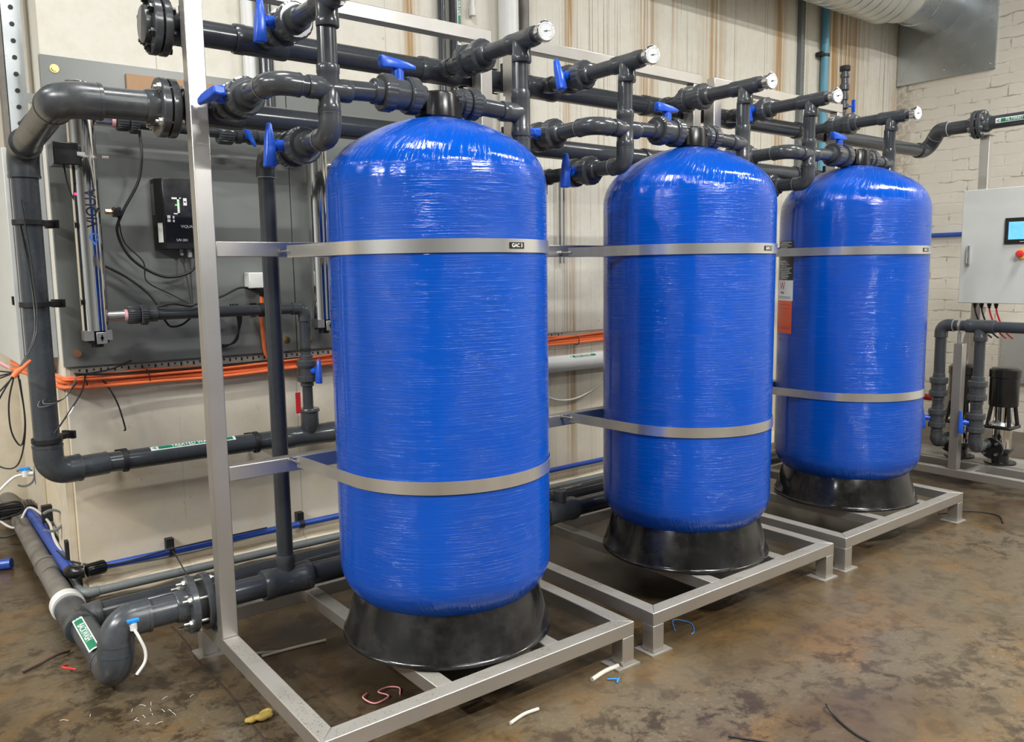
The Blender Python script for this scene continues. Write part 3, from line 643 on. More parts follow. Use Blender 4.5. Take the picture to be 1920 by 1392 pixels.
# ================================================================ CONTROL CABINET
t = thing('control_cabinet', (6.05, 1.85, 1.235), 'light grey control cabinet with a blue touch screen in front of the brick wall', 'cabinet')
build(MB().box((6.075, 1.86, 1.24), (6.32, 2.62, 2.012)), 'cabinet_body', 'cabinet', t, bev=.004)
dr = build(MB().box((6.05, 1.85, 1.235), (6.07, 2.63, 2.018)), 'door', 'cabinet', t, bev=.004)
build(MB().lathe([(-.062, .006), (-.058, .011), (.058, .011), (.062, .006)], (6.035, 2.572, 1.575), Z, 12).box((6.036, 2.562, 1.52), (6.05, 2.584, 1.636)).cyl((6.034, 2.573, 1.502), (6.05, 2.573, 1.502), .010), 'door_handle', 'chrome', dr, label='chrome latch handle')
hm = build(MB().box((6.036, 2.10, 1.638), (6.05, 2.348, 1.812)), 'touch_screen', 'labelblack', dr, bev=.004, label='black framed touch screen')
build(MB().box((6.0345, 2.135, 1.668), (6.0362, 2.322, 1.785)), 'display', 'screen', hm, flat=True)
build(MB().box((6.0348, 2.19, 1.6505), (6.0362, 2.25, 1.6535)), 'maker_mark', 'labelwhite', hm, flat=True)
es = build(MB().cyl((6.05, 2.235, 1.570), (6.035, 2.235, 1.570), .034), 'button_ring', 'yellow', dr)
build(MB().lathe([(0, .012), (.02, .012), (.022, .024), (.034, .024), (.042, .018), (.045, .0)], (6.035, 2.235, 1.570), -X), 'stop_button', 'redbtn', es, label='red mushroom stop button')
for k, (yy, mt) in enumerate(((2.545, 'cable'), (2.50, 'cable'), (2.45, 'red'), (2.405, 'red'))):
    t = thing('cabinet_cable', (6.15, yy, 1.235), '%s cable hanging from gland %s under the control cabinet' % ('black' if k < 2 else 'red and black', ['nearest its left edge', 'second from its left edge', 'third from its left edge', 'fourth from its left edge'][k]), 'cable', 'cables under the control cabinet')
    build(MB().hexn((6.12, yy, 1.24), (6.12, yy, 1.215), .014).cyl((6.12, yy, 1.215), (6.12, yy, 1.20), .010), 'cable_gland', 'rubber', t)
    build(MB().tube(smooth([(6.12, yy, 1.205), (6.12, yy-.01, 1.16), (6.14, yy-.035, 1.08), (6.20, yy-.05, 1.02), (6.30, yy-.05, .98)]), .006, 8), 'cable', mt, t)
# ================================================================ PUMP SKID
t = thing('pump_skid', (5.72, 1.5, 0), 'low stainless steel base frame carrying the black pumps beside the brick wall', 'steel frame')
for nm, a, b in (('side_rail', (5.72, 1.3, .05), (5.78, 3.0, .105)), ('side_rail', (6.33, 1.3, .05), (6.39, 3.0, .105)), ('side_rail', (6.0, 1.36, .051), (6.05, 2.94, .104)), ('end_rail', (5.78, 2.94, .05), (6.33, 3.0, .105)), ('end_rail', (5.78, 1.3, .05), (6.33, 1.36, .105)), ('cross_member', (5.78, 2.36, .052), (6.0, 2.41, .103)), ('pump_tray', (6.051, 1.36, .09), (6.33, 2.94, .112))):
    build(MB().box(a, b), nm, 'steel', t, bev=.003)
for a in (5.72, 6.33):
    for b in (1.3, 2.94): build(MB().box((a, b, 0), (a+.06, b+.06, .05)), 'leg', 'steel', t)
build(MB().box((5.72, 2.44, .105), (5.78, 2.50, .975)), 'post', 'steel', t, bev=.003)
build(MB().cyl((5.75, 2.47, .975), (5.75, 2.47, 1.05), .006).cyl((5.75, 2.485, .975), (5.75, 2.485, 1.05), .006), 'support_rod', 'zinc', t)
PY = [2.60, 2.325]; RP = .036; ZH = 1.095
t = thing('pump_discharge_pipe', (5.75, 2.6, ZH), 'dark grey pipework with two upright legs over the black pumps', 'pipework')
run(t, [(5.75, 2.60, .62), (5.75, 2.60, ZH), (5.75, 2.42, ZH)], RP, rad=.05)
tee(t, (5.75, 2.345, ZH), Y, -Z, RP*1.08, RP, .09, .10)
pipe(t, (5.75, 2.27, ZH), (5.75, 1.0, ZH), RP)
pipe(t, (5.75, 2.345, ZH-.08), (5.75, 2.345, .62), RP*.93)
build(MB().lathe([(-.008, RP+.003), (.008, RP+.003)], (5.75, 2.475, ZH), Y).box((5.745, 2.468, ZH-.06), (5.755, 2.482, ZH-.035)), 'band_clamp', 'strap', t, label='bright steel band clamp')
for k, yy in enumerate((2.60, 2.345)):
    side = ['left', 'right'][k]
    valve((5.75, yy, .665), Z, -X, (0, 0, 1), 'dark grey check valve with two wide nuts on the %s upright pump pipe' % side, .92, handle=False, name='check_valve', cat='valve', group='check valves on the pump pipes')
    valve((5.75, yy, .445), Z, V((-.55, .84, 0)), (0, .1, 1), 'ball valve with upright blue handle low on the %s pump pipe' % side, .90, hl=.17, group='blue handled ball valves')
    run(t, [(5.75, yy, .36), (5.75, yy, .275), (5.93, yy, .275)], RP*.98, rad=.045)
    pipe(t, (5.75, yy, .60), (5.75, yy, .54), RP); pipe(t, (5.75, yy, .36), (5.75, yy, .34), RP)
for k, yy in enumerate((2.60, 2.325)):
    side = ['farther vertical pump behind the steel post', 'nearer vertical pump at the right edge'][k]
    px = 6.13; t = thing('pump', (px, yy, .11), 'black and chrome %s' % side, 'pump', 'vertical water pumps')
    build(MB().lathe([(0, .10), (.012, .10), (.014, .055), (.06, .05), (.10, .075), (.11, .08)], (px, yy, .112), Z, 32), 'pump_base', 'black', t)
    build(MB().lathe([(0, .065), (.14, .065)], (px, yy, .22), Z, 32), 'stage_casing', 'chrome', t, label='polished steel stage casing')
    build(MB().obox((px, yy, .375), X*.09, Y*.09, Z*.012), 'motor_plate', 'black', t, bev=.01)
    build(MB().lathe([(0, .075), (.02, .06), (.03, .045)], (px, yy, .387), Z, 24), 'shaft_housing', 'zinc', t)
    for a in range(4):
        q = math.radians(45+90*a); build(MB().cyl((px+.10*math.cos(q), yy+.10*math.sin(q), .375), (px+.078*math.cos(q), yy+.078*math.sin(q), .52), .014, n=8), 'lantern_leg', 'black', t)
    build(MB().lathe([(0, .055), (.13, .055)], (px, yy, .39), Z, 28), 'coupling_guard', 'chrome', t, label='polished steel coupling guard')
    build(MB().lathe([(0, .088), (.01, .092), (.20, .092), (.205, .097), (.255, .097), (.268, .08), (.27, .0)], (px, yy, .52), Z, 40), 'motor', 'black', t)
    build(MB().sphere((px-.10, yy+.03, .40), .016, 8), 'vent_plug', 'chrome', t)
    fl = build(MB().lathe([(0, .07), (.004, .074), (.02, .074), (.022, .07)], (px-.165, yy, .24), X, 32).cyl((px-.15, yy, .24), (px-.05, yy, .24), .03), 'pump_flange', 'black', t)
    mb = MB()
    for a in range(4): q = math.radians(45+90*a); mb.cyl((px-.185, yy+.052*math.cos(q), .24+.052*math.sin(q)), (px-.14, yy+.052*math.cos(q), .24+.052*math.sin(q)), .010, n=10)
    build(mb, 'flange_bolts', 'zinc', fl)
t = tag(build(MB().cyl((5.9, 2.94, .56), (5.9, 2.70, .56), .024), 'red_pipe_stub', 'redbtn', at=(5.9, 2.8, .56)), 'short red pipe end beside the far tank, above the pumps', 'pipe')
t = tag(build(MB().box((7.93, 1.9, .45), (7.985, 3.05, .95)), 'wall_sheet', 'galv', at=(7.96, 2.4, .45)), 'dull metal sheet leaning on the brick wall behind the pumps', 'metal sheet')
t = tag(build(MB().cyl((7.955, 4.1, 1.785), (7.955, 1.5, 1.785), .022), 'blue_wall_pipe', 'bluepipe', at=(7.955, 3, 1.785)), 'thin dark blue pipe running along the brick wall behind the control cabinet', 'pipe')
t = tag(build(MB().obox((6.42, 2.78, .60), X*.02, V((0, .035, .01)), V((0, .15, -.60))), 'diagonal_brace', 'steel', at=(6.42, 2.9, 0)), 'slanting stainless steel brace behind the pump post', 'brace')
# ================================================================ DUCT AND SHEET ON RIGHT WALL
t = tag(build(MB().box((7.975, 3.26, 3.235), (7.999, 4.145, 4.6)), 'metal_sheet', 'galv', at=(7.98, 3.7, 3.24)), 'large grey galvanised sheet on the brick wall where the duct ends', 'metal sheet')
mb = MB()
for yy, zz in ((3.3, 3.28), (3.7, 3.30), (4.1, 3.28), (3.3, 3.65), (4.1, 3.75)): mb.sphere((7.973, yy, zz), .008, 5)
b_ = build(mb, 'screws', 'zinc', t)
t = thing('ventilation_duct', (7.0, 3.72, 3.95), 'round shiny ventilation duct under the roof ending at the galvanised sheet', 'duct')
DR = .25; DY, DZ = 3.79, 3.91
build(MB().lathe([(0, DR), (.25, DR), (.255, DR+.005), (.26, DR), (.66, DR*1.02), (.675, DR*1.10)], (7.32, DY, DZ), X, 48), 'duct_bend', 'galv', t)
build(MB().lathe([(0, DR*1.07), (.02, DR*1.12), (.05, DR*1.12), (.07, DR*1.05), (.26, DR*1.03), (.28, DR*1.08), (.31, DR*1.08), (.36, DR*1.01)], (6.98, DY, DZ-.02), V((1, 0, .05)), 48), 'joint_sleeve', 'duct', t)
pr = []; Ls = 3.2
for k in range(27): pr += [(k*.12, DR*1.06), (k*.12+.106, DR*1.06), (k*.12+.112, DR*1.085), (k*.12+.118, DR*1.06)]
build(MB().lathe(pr, (3.80, DY, DZ-.055), X, 48), 'spiral_section', 'duct', t)
# ================================================================ VERTICAL SERVICES ON THE BACK WALL
def wallpipe(x, r, mat, z0, z1, name, label, y=None): return tag(build(MB().cyl((x, (y or YW-r-.008), z0), (x, (y or YW-r-.008), z1), r), name, mat, at=(x, (y or YW-r-.008), z0)), label, 'pipe', None)
wallpipe(1.63, .037, 'pvc', 2.20, 6, 'riser_pipe', 'dark grey riser pipe on the wall behind the nearest skid post')
wallpipe(1.545, .03, 'whitepipe', 2.45, 6, 'white_conduit_strip', 'pale strip pipe beside the grey riser near the nearest skid post')
wallpipe(2.70, .022, 'pvc', 1.3, 6, 'riser_pipe', 'thin grey riser pipe on the wall left of the labelled one')
q = wallpipe(2.785, .036, 'pvc', 1.3, 6, 'riser_pipe', 'dark grey riser pipe with an upright green WATER sticker')
f = cylmap((2.785, YW-.044, 3.03), Z, V((.15, -1, 0)), .036, 1)
g = lambda u, v, e2=0: f(-u, v, e2)
pipe_label(q, g, .42, .03, 'WATER', size=.028)
wallpipe(3.16, .062, 'whitepipe', 1.2, 6, 'white_riser_pipe', 'thick white riser pipe on the back wall between nearest and middle tanks')
wallpipe(3.31, .03, 'pvc_old', 1.2, 6, 'grey_riser_pipe', 'grey riser pipe right of the thick white one')
q = wallpipe(2.925, .014, 'white', 3.04, 6, 'conduit_end', 'short white conduit ending high on the wall between two risers')
build(MB().cyl((2.925, YW-.022, 3.02), (2.925, YW-.022, 3.07), .02), 'bell_end', 'white', q)
q = wallpipe(6.66, .032, 'paleblue', 1.6, 6, 'pale_blue_pipe', 'pale blue pipe running up the back wall near the duct')
q = clamp((6.66, YW-.04, 3.33), Z, .032, -X, .05, 'dark clamp holding the pale blue pipe high on the wall')
t = thing('slotted_channel', (6.35, YW, 1.6), 'upright slotted steel channel on the back wall left of the pale blue pipe', 'channel')
build(MB().box((6.30, YW-.04, 1.6), (6.34, YW, 6)).box((6.34, YW-.01, 1.6), (6.40, YW, 6)), 'channel', 'galvpipe', t)
mb = MB()
for k in range(60): mb.box((6.378, YW-.012, 2.2+k*.035), (6.388, YW-.009, 2.215+k*.035))
sl = build(mb, 'slots', 'ink', t, flat=True)
# thin rods between first two tanks
for k, xx in enumerate((3.60, 3.635)):
    tag(build(MB().cyl((xx, YW-.03, 1.55), (xx, YW-.03, 2.1), .007, n=8), 'thin_rod', 'chrome' if k else 'galvpipe', at=(xx, YW-.03, 1.55)), '%s thin upright rod on the wall in the gap behind the first tank' % ('bright' if k else 'dark'), 'rod')
# ================================================================ UV UNIT ON GREY PANELS
YPN = 4.125
for k, (a, b, zt, zb) in enumerate(((.622, 1.728, 2.465, 1.098), (1.732, 2.65, 2.485, 1.10))):
    t = thing('mounting_panel', (a, YPN, zb), ['grey painted mounting panel at the left end of the wall', 'grey painted mounting panel continuing behind the nearest tank'][k], 'panel', 'grey mounting panels')
    build(MB().box((a, YPN-.006, zb), (b, YW-.001, zt)), 'sheet', 'panel', t, bev=.002)
    for bx, bz, mt in (((a+.055, zt-.055, 'brass'), (a+.055, zb+.06, 'copper'), (b-.055, zb+.06, 'brass')) if k == 0 else ((a+.065, zb+.06, 'brass'), (b-.05, zb+.06, 'brass'))):
        build(MB().hexn((bx, YPN-.016, bz), (bx, YPN-.006, bz), .013).cyl((bx, YPN-.009, bz), (bx, YPN-.006, bz), .018), 'bolt', mt, t)
t = tag(build(MB().box((.965, 4.10, 2.25), (1.42, 4.118, 2.425)), 'backing_board', 'card', at=(.97, 4.11, 2.25)), 'brown board fixed to the grey panel behind the flanged pipe', 'board')
YU = 4.0
def uv_lamp(x, z0, z1, label, r=.056, txt=True):
    t = thing('uv_reactor', (x, YU, z0), label, 'water sterilizer', 'polished steel tube reactors')
    build(MB().lathe([(0, r*.9), (.004, r), (z1-z0-.004, r), (z1-z0, r*.9)], (x, YU, z0), Z, 48), 'reactor_tube', 'chrome', t)
    build(MB().box((x-.055, YU-.05, z0-.038), (x-.018, YU+.03, z0+.006)), 'end_lug', 'zinc', t)
    build(MB().box((x+.03, YU-.05, z0-.038), (x+.056, YU+.03, z0+.006)), 'end_lug', 'zinc', t)
    build(MB().box((x-.04, YU-.035, z0-.05), (x+.045, YU+.03, z0-.004)).cyl((x, YU, z0-.07), (x, YU, z0), .028), 'lamp_connector', 'black', t)
    tg = build(MB().obox((x+.012, YU-.056, z0-.028), X*.022, Y*.0015, Z*.026), 'bracket_tab', 'zinc', t, bev=.004)
    build(MB().cyl((x+.012, YU-.059, z0-.028), (x+.012, YU-.057, z0-.028), .007).box((x+.009, YU-.059, z0-.042), (x+.015, YU-.057, z0-.014)), 'keyhole', 'ink', tg)
    for zz in (z0+.065, z1-.14):
        build(MB().cyl((x+r-.01, YU, zz), (x+r+.072, YU, zz), .024, n=28), 'outlet_port', 'zinc', t)
    return t
t = uv_lamp(.740, 1.262, 2.34, 'polished steel UV reactor tube with black lettering at the left of the grey panel')
RR = .056; nn = V((.20, -.97, 0)).normalized(); c_ = V((.740, YU, 1.80)); f = lambda u, v, e2=0: c_+Z*u+(nn*math.cos(v/RR)+nn.cross(Z)*math.sin(v/RR))*(RR+.0014)
build(text_mb('VIQUA', .066, f, .0006, sx=.82), 'lettering', 'ink', t, flat=True)
g = lambda u, v: f(u-.125, v)
build(MB().add([g(-.035, 0), g(0, .022), g(.012, .018), g(.02, 0), g(.012, -.018), g(0, -.022), g(-.022, 0), g(0, .014), g(.01, .01), g(.013, 0), g(.01, -.01), g(0, -.014)], [(0, 1, 7, 6), (1, 2, 8, 7), (2, 3, 9, 8), (3, 4, 10, 9), (4, 5, 11, 10), (5, 0, 6, 11)]), 'droplet_mark', 'blueink', t, flat=True)
build(MB().sphere((.694, YU-.035, 1.86), .006, 6), 'indicator_light', 'ledred', t)
t2 = uv_lamp(1.832, 1.262, 2.2, 'polished steel UV reactor tube half hidden behind the nearest blue tank')
t = thing('sensor_box', (.65, 3.93, 2.0), 'black box strapped to the left UV tube near its top', 'box')
build(MB().box((.612, 3.90, 1.975), (.712, 4.03, 2.068)), 'housing', 'black', t, bev=.004)
build(MB().lathe([(-.006, .058), (.006, .058)], (.740, YU, 2.022), Z, 40).box((.70, 3.895, 2.014), (.73, 3.90, 2.03)).hexn((.81, 3.96, 2.022), (.835, 3.95, 2.022), .007), 'hose_band', 'strap', t, label='thin steel hose band')
t = thing('sensor_plug', (.86, YU, 1.79), 'black plug on a brass fitting right of the left UV tube', 'plug')
build(MB().hexn((.812, YU-.01, 1.79), (.835, YU-.01, 1.79), .012).cyl((.83, YU-.01, 1.79), (.845, YU-.01, 1.79), .008), 'brass_fitting', 'brass', t)
build(MB().box((.842, YU-.03, 1.768), (.875, YU+.01, 1.812)), 'plug_body', 'black', t, bev=.004)
# controller
t = thing('uv_controller', (1.04, 4.0, 1.63), 'black wall controller with lit green and white display on the grey panel', 'controller')
prof = [(1.040, YPN-.006), (1.040, 4.06), (1.068, 4.015), (1.245, 4.015), (1.262, 4.06), (1.262, YPN-.006)]; n = len(prof)
build(MB().add([(a, b, 1.628) for a, b in prof]+[(a, b, 1.955) for a, b in prof], [tuple(range(n)), tuple(range(2*n-1, n-1, -1))]+[(k, n+k, n+(k+1) % n, (k+1) % n) for k in range(n)]), 'housing', 'black', t, bev=.003)
fm = flatmap((1.175, 4.0145, 1.80), X, Z, .0)
def fr(u, v, e=.0): return V((1.130+u, 4.0138-e, 1.80+v))
def rect(a, b, c, d): return MB().add([fr(a, c), fr(b, c), fr(b, d), fr(a, d)], [(0, 1, 2, 3)])
mb = rect(-.002, .008, -.01, .068)
for q in ((-.026, .008, .060, .068), (-.02, .008, -.01, -.004), (.008, .016, .063, .068), (-.05, -.036, -.03, -.016), (-.05, -.036, -.046, -.034), (-.026, -.018, -.03, -.018), (-.026, -.018, -.046, -.036)): r_ = rect(*q); mb.add(r_.v, r_.f)
di = build(mb, 'display_symbols', 'labelwhite', t, flat=True)
mb = rect(.026, .042, .032, .066); build(mb, 'bulb_symbol', 'labelwhite', di, flat=True)
mb = MB().add([fr(.029, .046, .0005), fr(.039, .046, .0005), fr(.039, .052, .0005), fr(.029, .052, .0005)], [(0, 1, 2, 3)]); build(mb, 'bulb_mark', 'ink', di, flat=True)
mb = MB().add([fr(-.001, .044, .0006), fr(.006, .044, .0006), fr(.006, .05, .0006), fr(-.001, .05, .0006)], [(0, 1, 2, 3)]).add([fr(-.012, .03, .0006), fr(-.003, .03, .0006), fr(-.003, .036, .0006), fr(-.012, .036, .0006)], [(0, 1, 2, 3)]); build(mb, 'indicator', 'led', di, flat=True)
build(text_mb('VIQUA', .018, lambda u, v: fr(u+.036, v-.066)), 'lettering', 'labelwhite', t, flat=True)
build(text_mb('UV-301', .017, lambda u, v: fr(u+.012, v-.13)), 'lettering', 'labelwhite', t, flat=True)
r_ = MB(); 
for k in range(24): r_.box((1.0390, 4.066, 1.79+k*.006), (1.0405, 4.105, 1.792+k*.006))
build(r_, 'vent_slots', 'cabgrey', t, flat=True)
build(MB().add([(1.045, 4.0505, 1.66), (1.060, 4.0265, 1.66), (1.060, 4.0265, 1.75), (1.045, 4.0505, 1.75)], [(0, 1, 2, 3)]), 'rating_sticker', 'labelwhite', t, flat=True)
build(MB().cyl((1.15, 4.07, 1.60), (1.15, 4.07, 1.63), .008).cyl((1.185, 4.06, 1.592), (1.185, 4.06, 1.63), .011), 'connector', 'cabgrey', t, label='grey violet connector')
t = thing('socket_box', (1.48, 4.08, 1.44), 'small white socket box on the grey panel behind the drop pipe', 'socket')
build(MB().box((1.462, 4.045, 1.435), (1.56, YPN-.006, 1.515)), 'box', 'white', t, bev=.005)
build(MB().lathe([(0, .03), (.03, .022), (.04, .018)], (1.535, 4.06, 1.435), -Z, 20), 'plug', 'black', t)
# lower outlet line of the UV unit
RQ = .027
t = thing('uv_outlet_pipe', (1.2, YU, 1.33), 'grey pipe from the left UV tube, turning down to the treated water line', 'pipework')
pipe(t, (.868, YU, 1.327), (.895, YU, 1.327), RQ*1.02, nm='pipe')
build(MB().lathe([(0, .027), (.012, .029), (.013, .027)], (.860, YU, 1.327), X), 'sealing_tape', 'pink', t, label='pink sealing tape')
build(MB().ribbed((.874, YU, 1.327), (.925, YU, 1.327), .040, 22, .05).ribbed((.928, YU, 1.327), (.96, YU, 1.327), .047, 24, .05).cyl((.955, YU, 1.327), (1.0, YU, 1.327), .034), 'union', 'pvc_fit', t)
run(t, [(.99, YU, 1.327), (1.725, YU, 1.327), (1.725, YU, 1.10)], RQ, rad=.04)
pipe(t, (1.725, YU, 1.12), (1.725, YU, .72), RQ)
build(MB().lathe([(0, .05), (.01, .054), (.015, .054), (.02, .046), (.10, .046), (.15, .01)], (1.73, YU, .80), -Z), 'spigot_tee', 'pvc_fit', t)
build(MB().obox((1.668, YU-.005, .835), X*.013, Y*.003, Z*.055), 'red_tag', 'red', t, label='red strip')
valve((1.725, YU, 1.0), Z, V((.45, -.9, 0)), (.10, .05, 1), 'ball valve with bright blue handle on the upright pipe above the treated water line', .80, hl=.16)
clamp((1.50, YU, 1.327), X, RQ, Y, .09, 'black clamp on the level pipe left of the drop pipe', group=None)
t = thing('uv_inlet_pipe', (1.0, YU, 2.19), 'dark grey pipe with ribbed unions along the top of the grey panel', 'pipework')
pipe(t, (.80, YU, 2.19), (.87, YU, 2.19), .027, 'chrome')
build(MB().lathe([(0, .028), (.015, .03), (.016, .028)], (.865, YU, 2.19), X), 'sealing_tape', 'pink', t, label='pink sealing tape')
build(MB().ribbed((.885, YU, 2.19), (.935, YU, 2.19), .042, 22, .05).ribbed((.94, YU, 2.19), (.975, YU, 2.19), .05, 24, .05), 'union', 'pvc_fit', t)
pipe(t, (.97, YU, 2.19), (1.9, YU, 2.17), RQ)
build(MB().ribbed((1.33, YU, 2.175), (1.40, YU, 2.175), .048, 22, .05), 'union', 'pvc_fit', t)
build(MB().ribbed((1.68, YU, 2.17), (1.73, YU, 2.17), .045, 22, .05).ribbed((1.728, YU, 2.17), (1.78, YU, 2.17), .05, 22, .05), 'union', 'pvc_fit', t)
build(MB().cyl((1.52, YU, 2.173), (1.60, YU, 2.173), .034), 'coupling', 'pvc_fit', t)
valve((1.46, YU, 2.175), X, V((.1, -1, -.2)), V((.55, 0, -1)), 'small ball valve with a slanting light blue handle under the header pipes', .62, hl=.16)
# ================================================================ TREATED WATER LINE
RV = .057; XV = .512; YV = 3.99
t = thing('treated_water_pipe', (XV, YV, .65), 'thick grey pipe dropping at the left end of the wall and running low along it', 'pipe')
run(t, [(.80, YH, ZM), (XV, YH, ZM-.005), (XV, YV, ZM-.05), (XV, YV, .655), (.60+.15, 4.03, .655)], RH*1.12, 'pvc_dusty', rad=.075, nm='pipe')
flange(t, (.845, YH, ZM), X, RH*1.05, .102, gap=.006, nb=4, blt=.05)
pipe(t, (.70, 4.03, .655), (2.75, 4.03, .650), .046)
tee(t, (1.745, 4.03, .65), X, Z, .048, .036, .16, .06)
pipe_label(t, cylmap((1.14, 4.03, .654), X, V((-.1, -.42, .9)), .046, 1), .40, .032, 'TREATED WATER', size=.027)
pipe_label(t, cylmap((XV, 3.66, ZM-.025), -Y, V((-.35, 0, .93)), .0525, 1), .26, .04, 'TREATED', size=.03)
for zz, nm in ((1.735, 'upper'), (1.39, 'middle'), (.80, 'lowest')):
    clamp((XV, YV, zz), Z, .053, V((.75, .62, 0)), .075, '%s black clamp on the thick upright pipe at the left end of the wall' % nm)
clamp((.825, 4.03, .655), X, .047, Y, .07, 'black clamp on the low treated water pipe, left of its sticker')
clamp((1.445, 4.03, .652), X, .047, Y, .07, 'black clamp on the low treated water pipe, right of its sticker')
# sampling taps
def tapset(c, d, pts, label):
    c, d = V(c), V(d).normalized(); t = thing('sampling_tap', c, label, 'tap', 'blue and white sampling taps')
    build(MB().cyl(c-d*.012, c+d*.004, .010, n=14).cyl(c+d*.004, c+d*.022, .007, n=14).cyl(c+d*.018-Z*.012, c+d*.018+Z*.014, .012, n=14), 'tap_body', 'white', t)
    build(MB().obox(c+d*.018+Z*.022, X*.020, Y*.008, Z*.006).cyl(c+d*.018+Z*.012, c+d*.018+Z*.02, .009, n=12), 'tap_lever', 'handle' if 0 else 'bluetap', t, bev=.002)
    build(MB().tube(smooth(pts), .0055, 10), 'hose', 'clearhose', t, label='translucent white hose')
tapset((.435, 3.98, .665), (-1, 0, .1), [(.405, 3.98, .665), (.37, 3.98, .655), (.31, 3.98, .60), (.22, 3.98, .50), (.10, 3.98, .42)], 'blue and white sampling tap on the elbow at the left of the treated water pipe')
# ================================================================ BACKWASH DRAIN LINE
XD = .525
t = thing('backwash_pipe', (XD, YH, .1), 'thick grey drain pipe with green BACKWASH sticker looping down onto the floor', 'pipe')
flange(t, (.845, YH, ZB), X, RH*1.05, .108, gap=.03, nb=6, blt=.07)
run(t, [(.80, YH, ZB), (XD+.035, YH, ZB), (XD+.02, YH-.01, .085), (XD, YH+.75, .085)], RH*1.12, 'pvc_dusty', rad=.068)
tee(t, (XD-.005, YH+.62, .085), Y, X, .052, .046, .13, .10, 'pvc_dusty')
pipe_label(t, cylmap((XD, YH+.33, .085), -Y, V((-.35, -.1, .93)), .0525, 1), .36, .040, 'BACKWASH', size=.034)
build(MB().lathe([(-.03, .062), (-.025, .068), (.02, .068), (.03, .058)], (XD-.005, YH+.80, .085), Y), 'white_collar', 'white', t, label='white pipe collar')
tapset((.60, 3.015, .27), (.1, -1, 0), [(.602, 2.985, .262), (.612, 2.965, .235), (.625, 2.955, .19), (.62, 2.95, .15), (.59, 2.945, .115)], 'blue and white sampling tap on the backwash elbow near the floor')
t = thing('old_drain_pipe', (XD, 4.8, .085), 'worn grey drain pipe lying on the floor toward the far left', 'pipe')
build(MB().cyl((XD-.005, YH+.78, .085), (XD+.0, 7.1, .11), .047), 'pipe', 'pvc_old', t)
build(MB().lathe([(-.07, .052), (.07, .052)], (XD, 4.35, .09), Y).lathe([(-.008, .056), (.008, .056)], (XD, 4.45, .09), Y), 'coupling', 'pvc_old', t)
t = thing('floor_drain_pipe', (.6, 3.72, .07), 'black grey pipe lying along the foot of the wall behind the bottom header', 'pipe')
build(MB().cyl((XD+.09, 3.69, .085), (4.6, 3.74, .12), .046), 'pipe', 'pvc', t)
build(MB().lathe([(-.01, .050), (.01, .050)], (1.88, 3.705, .097), X), 'white_band', 'white', t, label='white end band')
build(MB().lathe([(-.07, .052), (.07, .052)], (1.0, 3.70, .09), X).lathe([(-.07, .052), (.07, .052)], (3.80, 3.73, .11), X), 'coupling', 'pvc_fit', t)
pipe_label(t, cylmap((3.35, 3.728, .109), X, V((-.2, -.5, .85)), .046, 1), .36, .03, 'WASTE WATER', size=.022)
# ================================================================ LOW BLUE WATER PIPE AND CONDUIT
t = thing('blue_water_pipe', (.6, 4.1, .15), 'blue plastic water pipe running low along the back wall to the left corner', 'pipe')
build(MB().cyl((.70, 4.105, .147), (5.6, 4.105, .16), .0175), 'pipe', 'bluepipe', t)
build(MB().ribbed((.64, 4.09, .145), (.72, 4.105, .147), .032, 16, .12).tube(arc_pts((.72, 4.10, .145), (.58, 4.10, .143), (.58, 4.4, .145), .05), .030, 16), 'elbow_connector', 'black', t, label='black ribbed elbow connector')
build(MB().cyl((.58, 4.14, .145), (.575, 5.5, .15), .028), 'pipe', 'bluepipe', t)
build(MB().ribbed((.575, 5.36, .15), (.575, 5.52, .15), .045, 16, .1).ribbed((.54, 5.44, .15), (.40, 5.44, .15), .045, 16, .1), 'tee_connector', 'black', t, label='black ribbed tee connector')
build(MB().cyl((.42, 5.44, .15), (-.4, 5.44, .14), .028), 'pipe', 'bluepipe', t)
for k, xx in enumerate((1.02, 1.70)):
    t = thing('pipe_clip', (xx, 4.12, .15), 'small black clip holding the blue pipe, %s the nearest skid post' % ('left of' if k == 0 else 'right of'), 'clip', 'black clips on the blue pipe')
    build(MB().lathe([(-.012, .024), (.012, .024)], (xx, 4.105, .149), X, 20), 'clip_ring', 'rubber', t)
    build(MB().box((xx-.018, 4.11, .14), (xx+.018, YW-.001, .21)), 'clip_base', 'rubber', t)
t = thing('conduit_pipe', (.6, 4.05, .03), 'dirty galvanised conduit along the foot of the wall turning back at the corner', 'conduit')
run(t, [(5.5, 4.03, .065), (.60, 4.03, .06), (.595, 5.6, .055)], .021, 'galvpipe', rad=.05)
cable([(.70, 4.13, .13), (1.1, 4.12, .115), (1.6, 4.12, .135), (2.2, 4.12, .13)], .005, 'clearhose', 'hose', 'thin pale hose sagging below the blue pipe on the back wall', 'hose')
# empty U clips and black blocks on the wall end
for k, (yy, zz) in enumerate(((4.40, .33), (5.35, .36))):
    t = thing('open_pipe_clip', (XL-.04, yy, zz), 'grey empty open clip on the wall end, %s one' % ('nearer' if k == 0 else 'farther'), 'clip', 'empty clips on the wall end')
    mb = MB(); rings = []
    for q in range(25):
        a = math.radians(60+240*q/24); e = V((math.cos(a), 0, math.sin(a))); o = V((XL-.075, yy, zz)); e = V((-math.cos(a+math.pi), 0, math.sin(a)))
        a2 = math.radians(-130+260*q/24); e = V((math.cos(a2), 0, math.sin(a2)))
        rings.append([o+e*.048-Y*.012, o+e*.056-Y*.012, o+e*.056+Y*.012, o+e*.048+Y*.012])
    build(mb.loft(rings), 'clip_jaw', 'galvpipe', t)
    build(MB().box((XL-.022, yy-.012, zz-.05), (XL-.001, yy+.012, zz+.06)), 'clip_base', 'galvpipe', t, bev=.003)
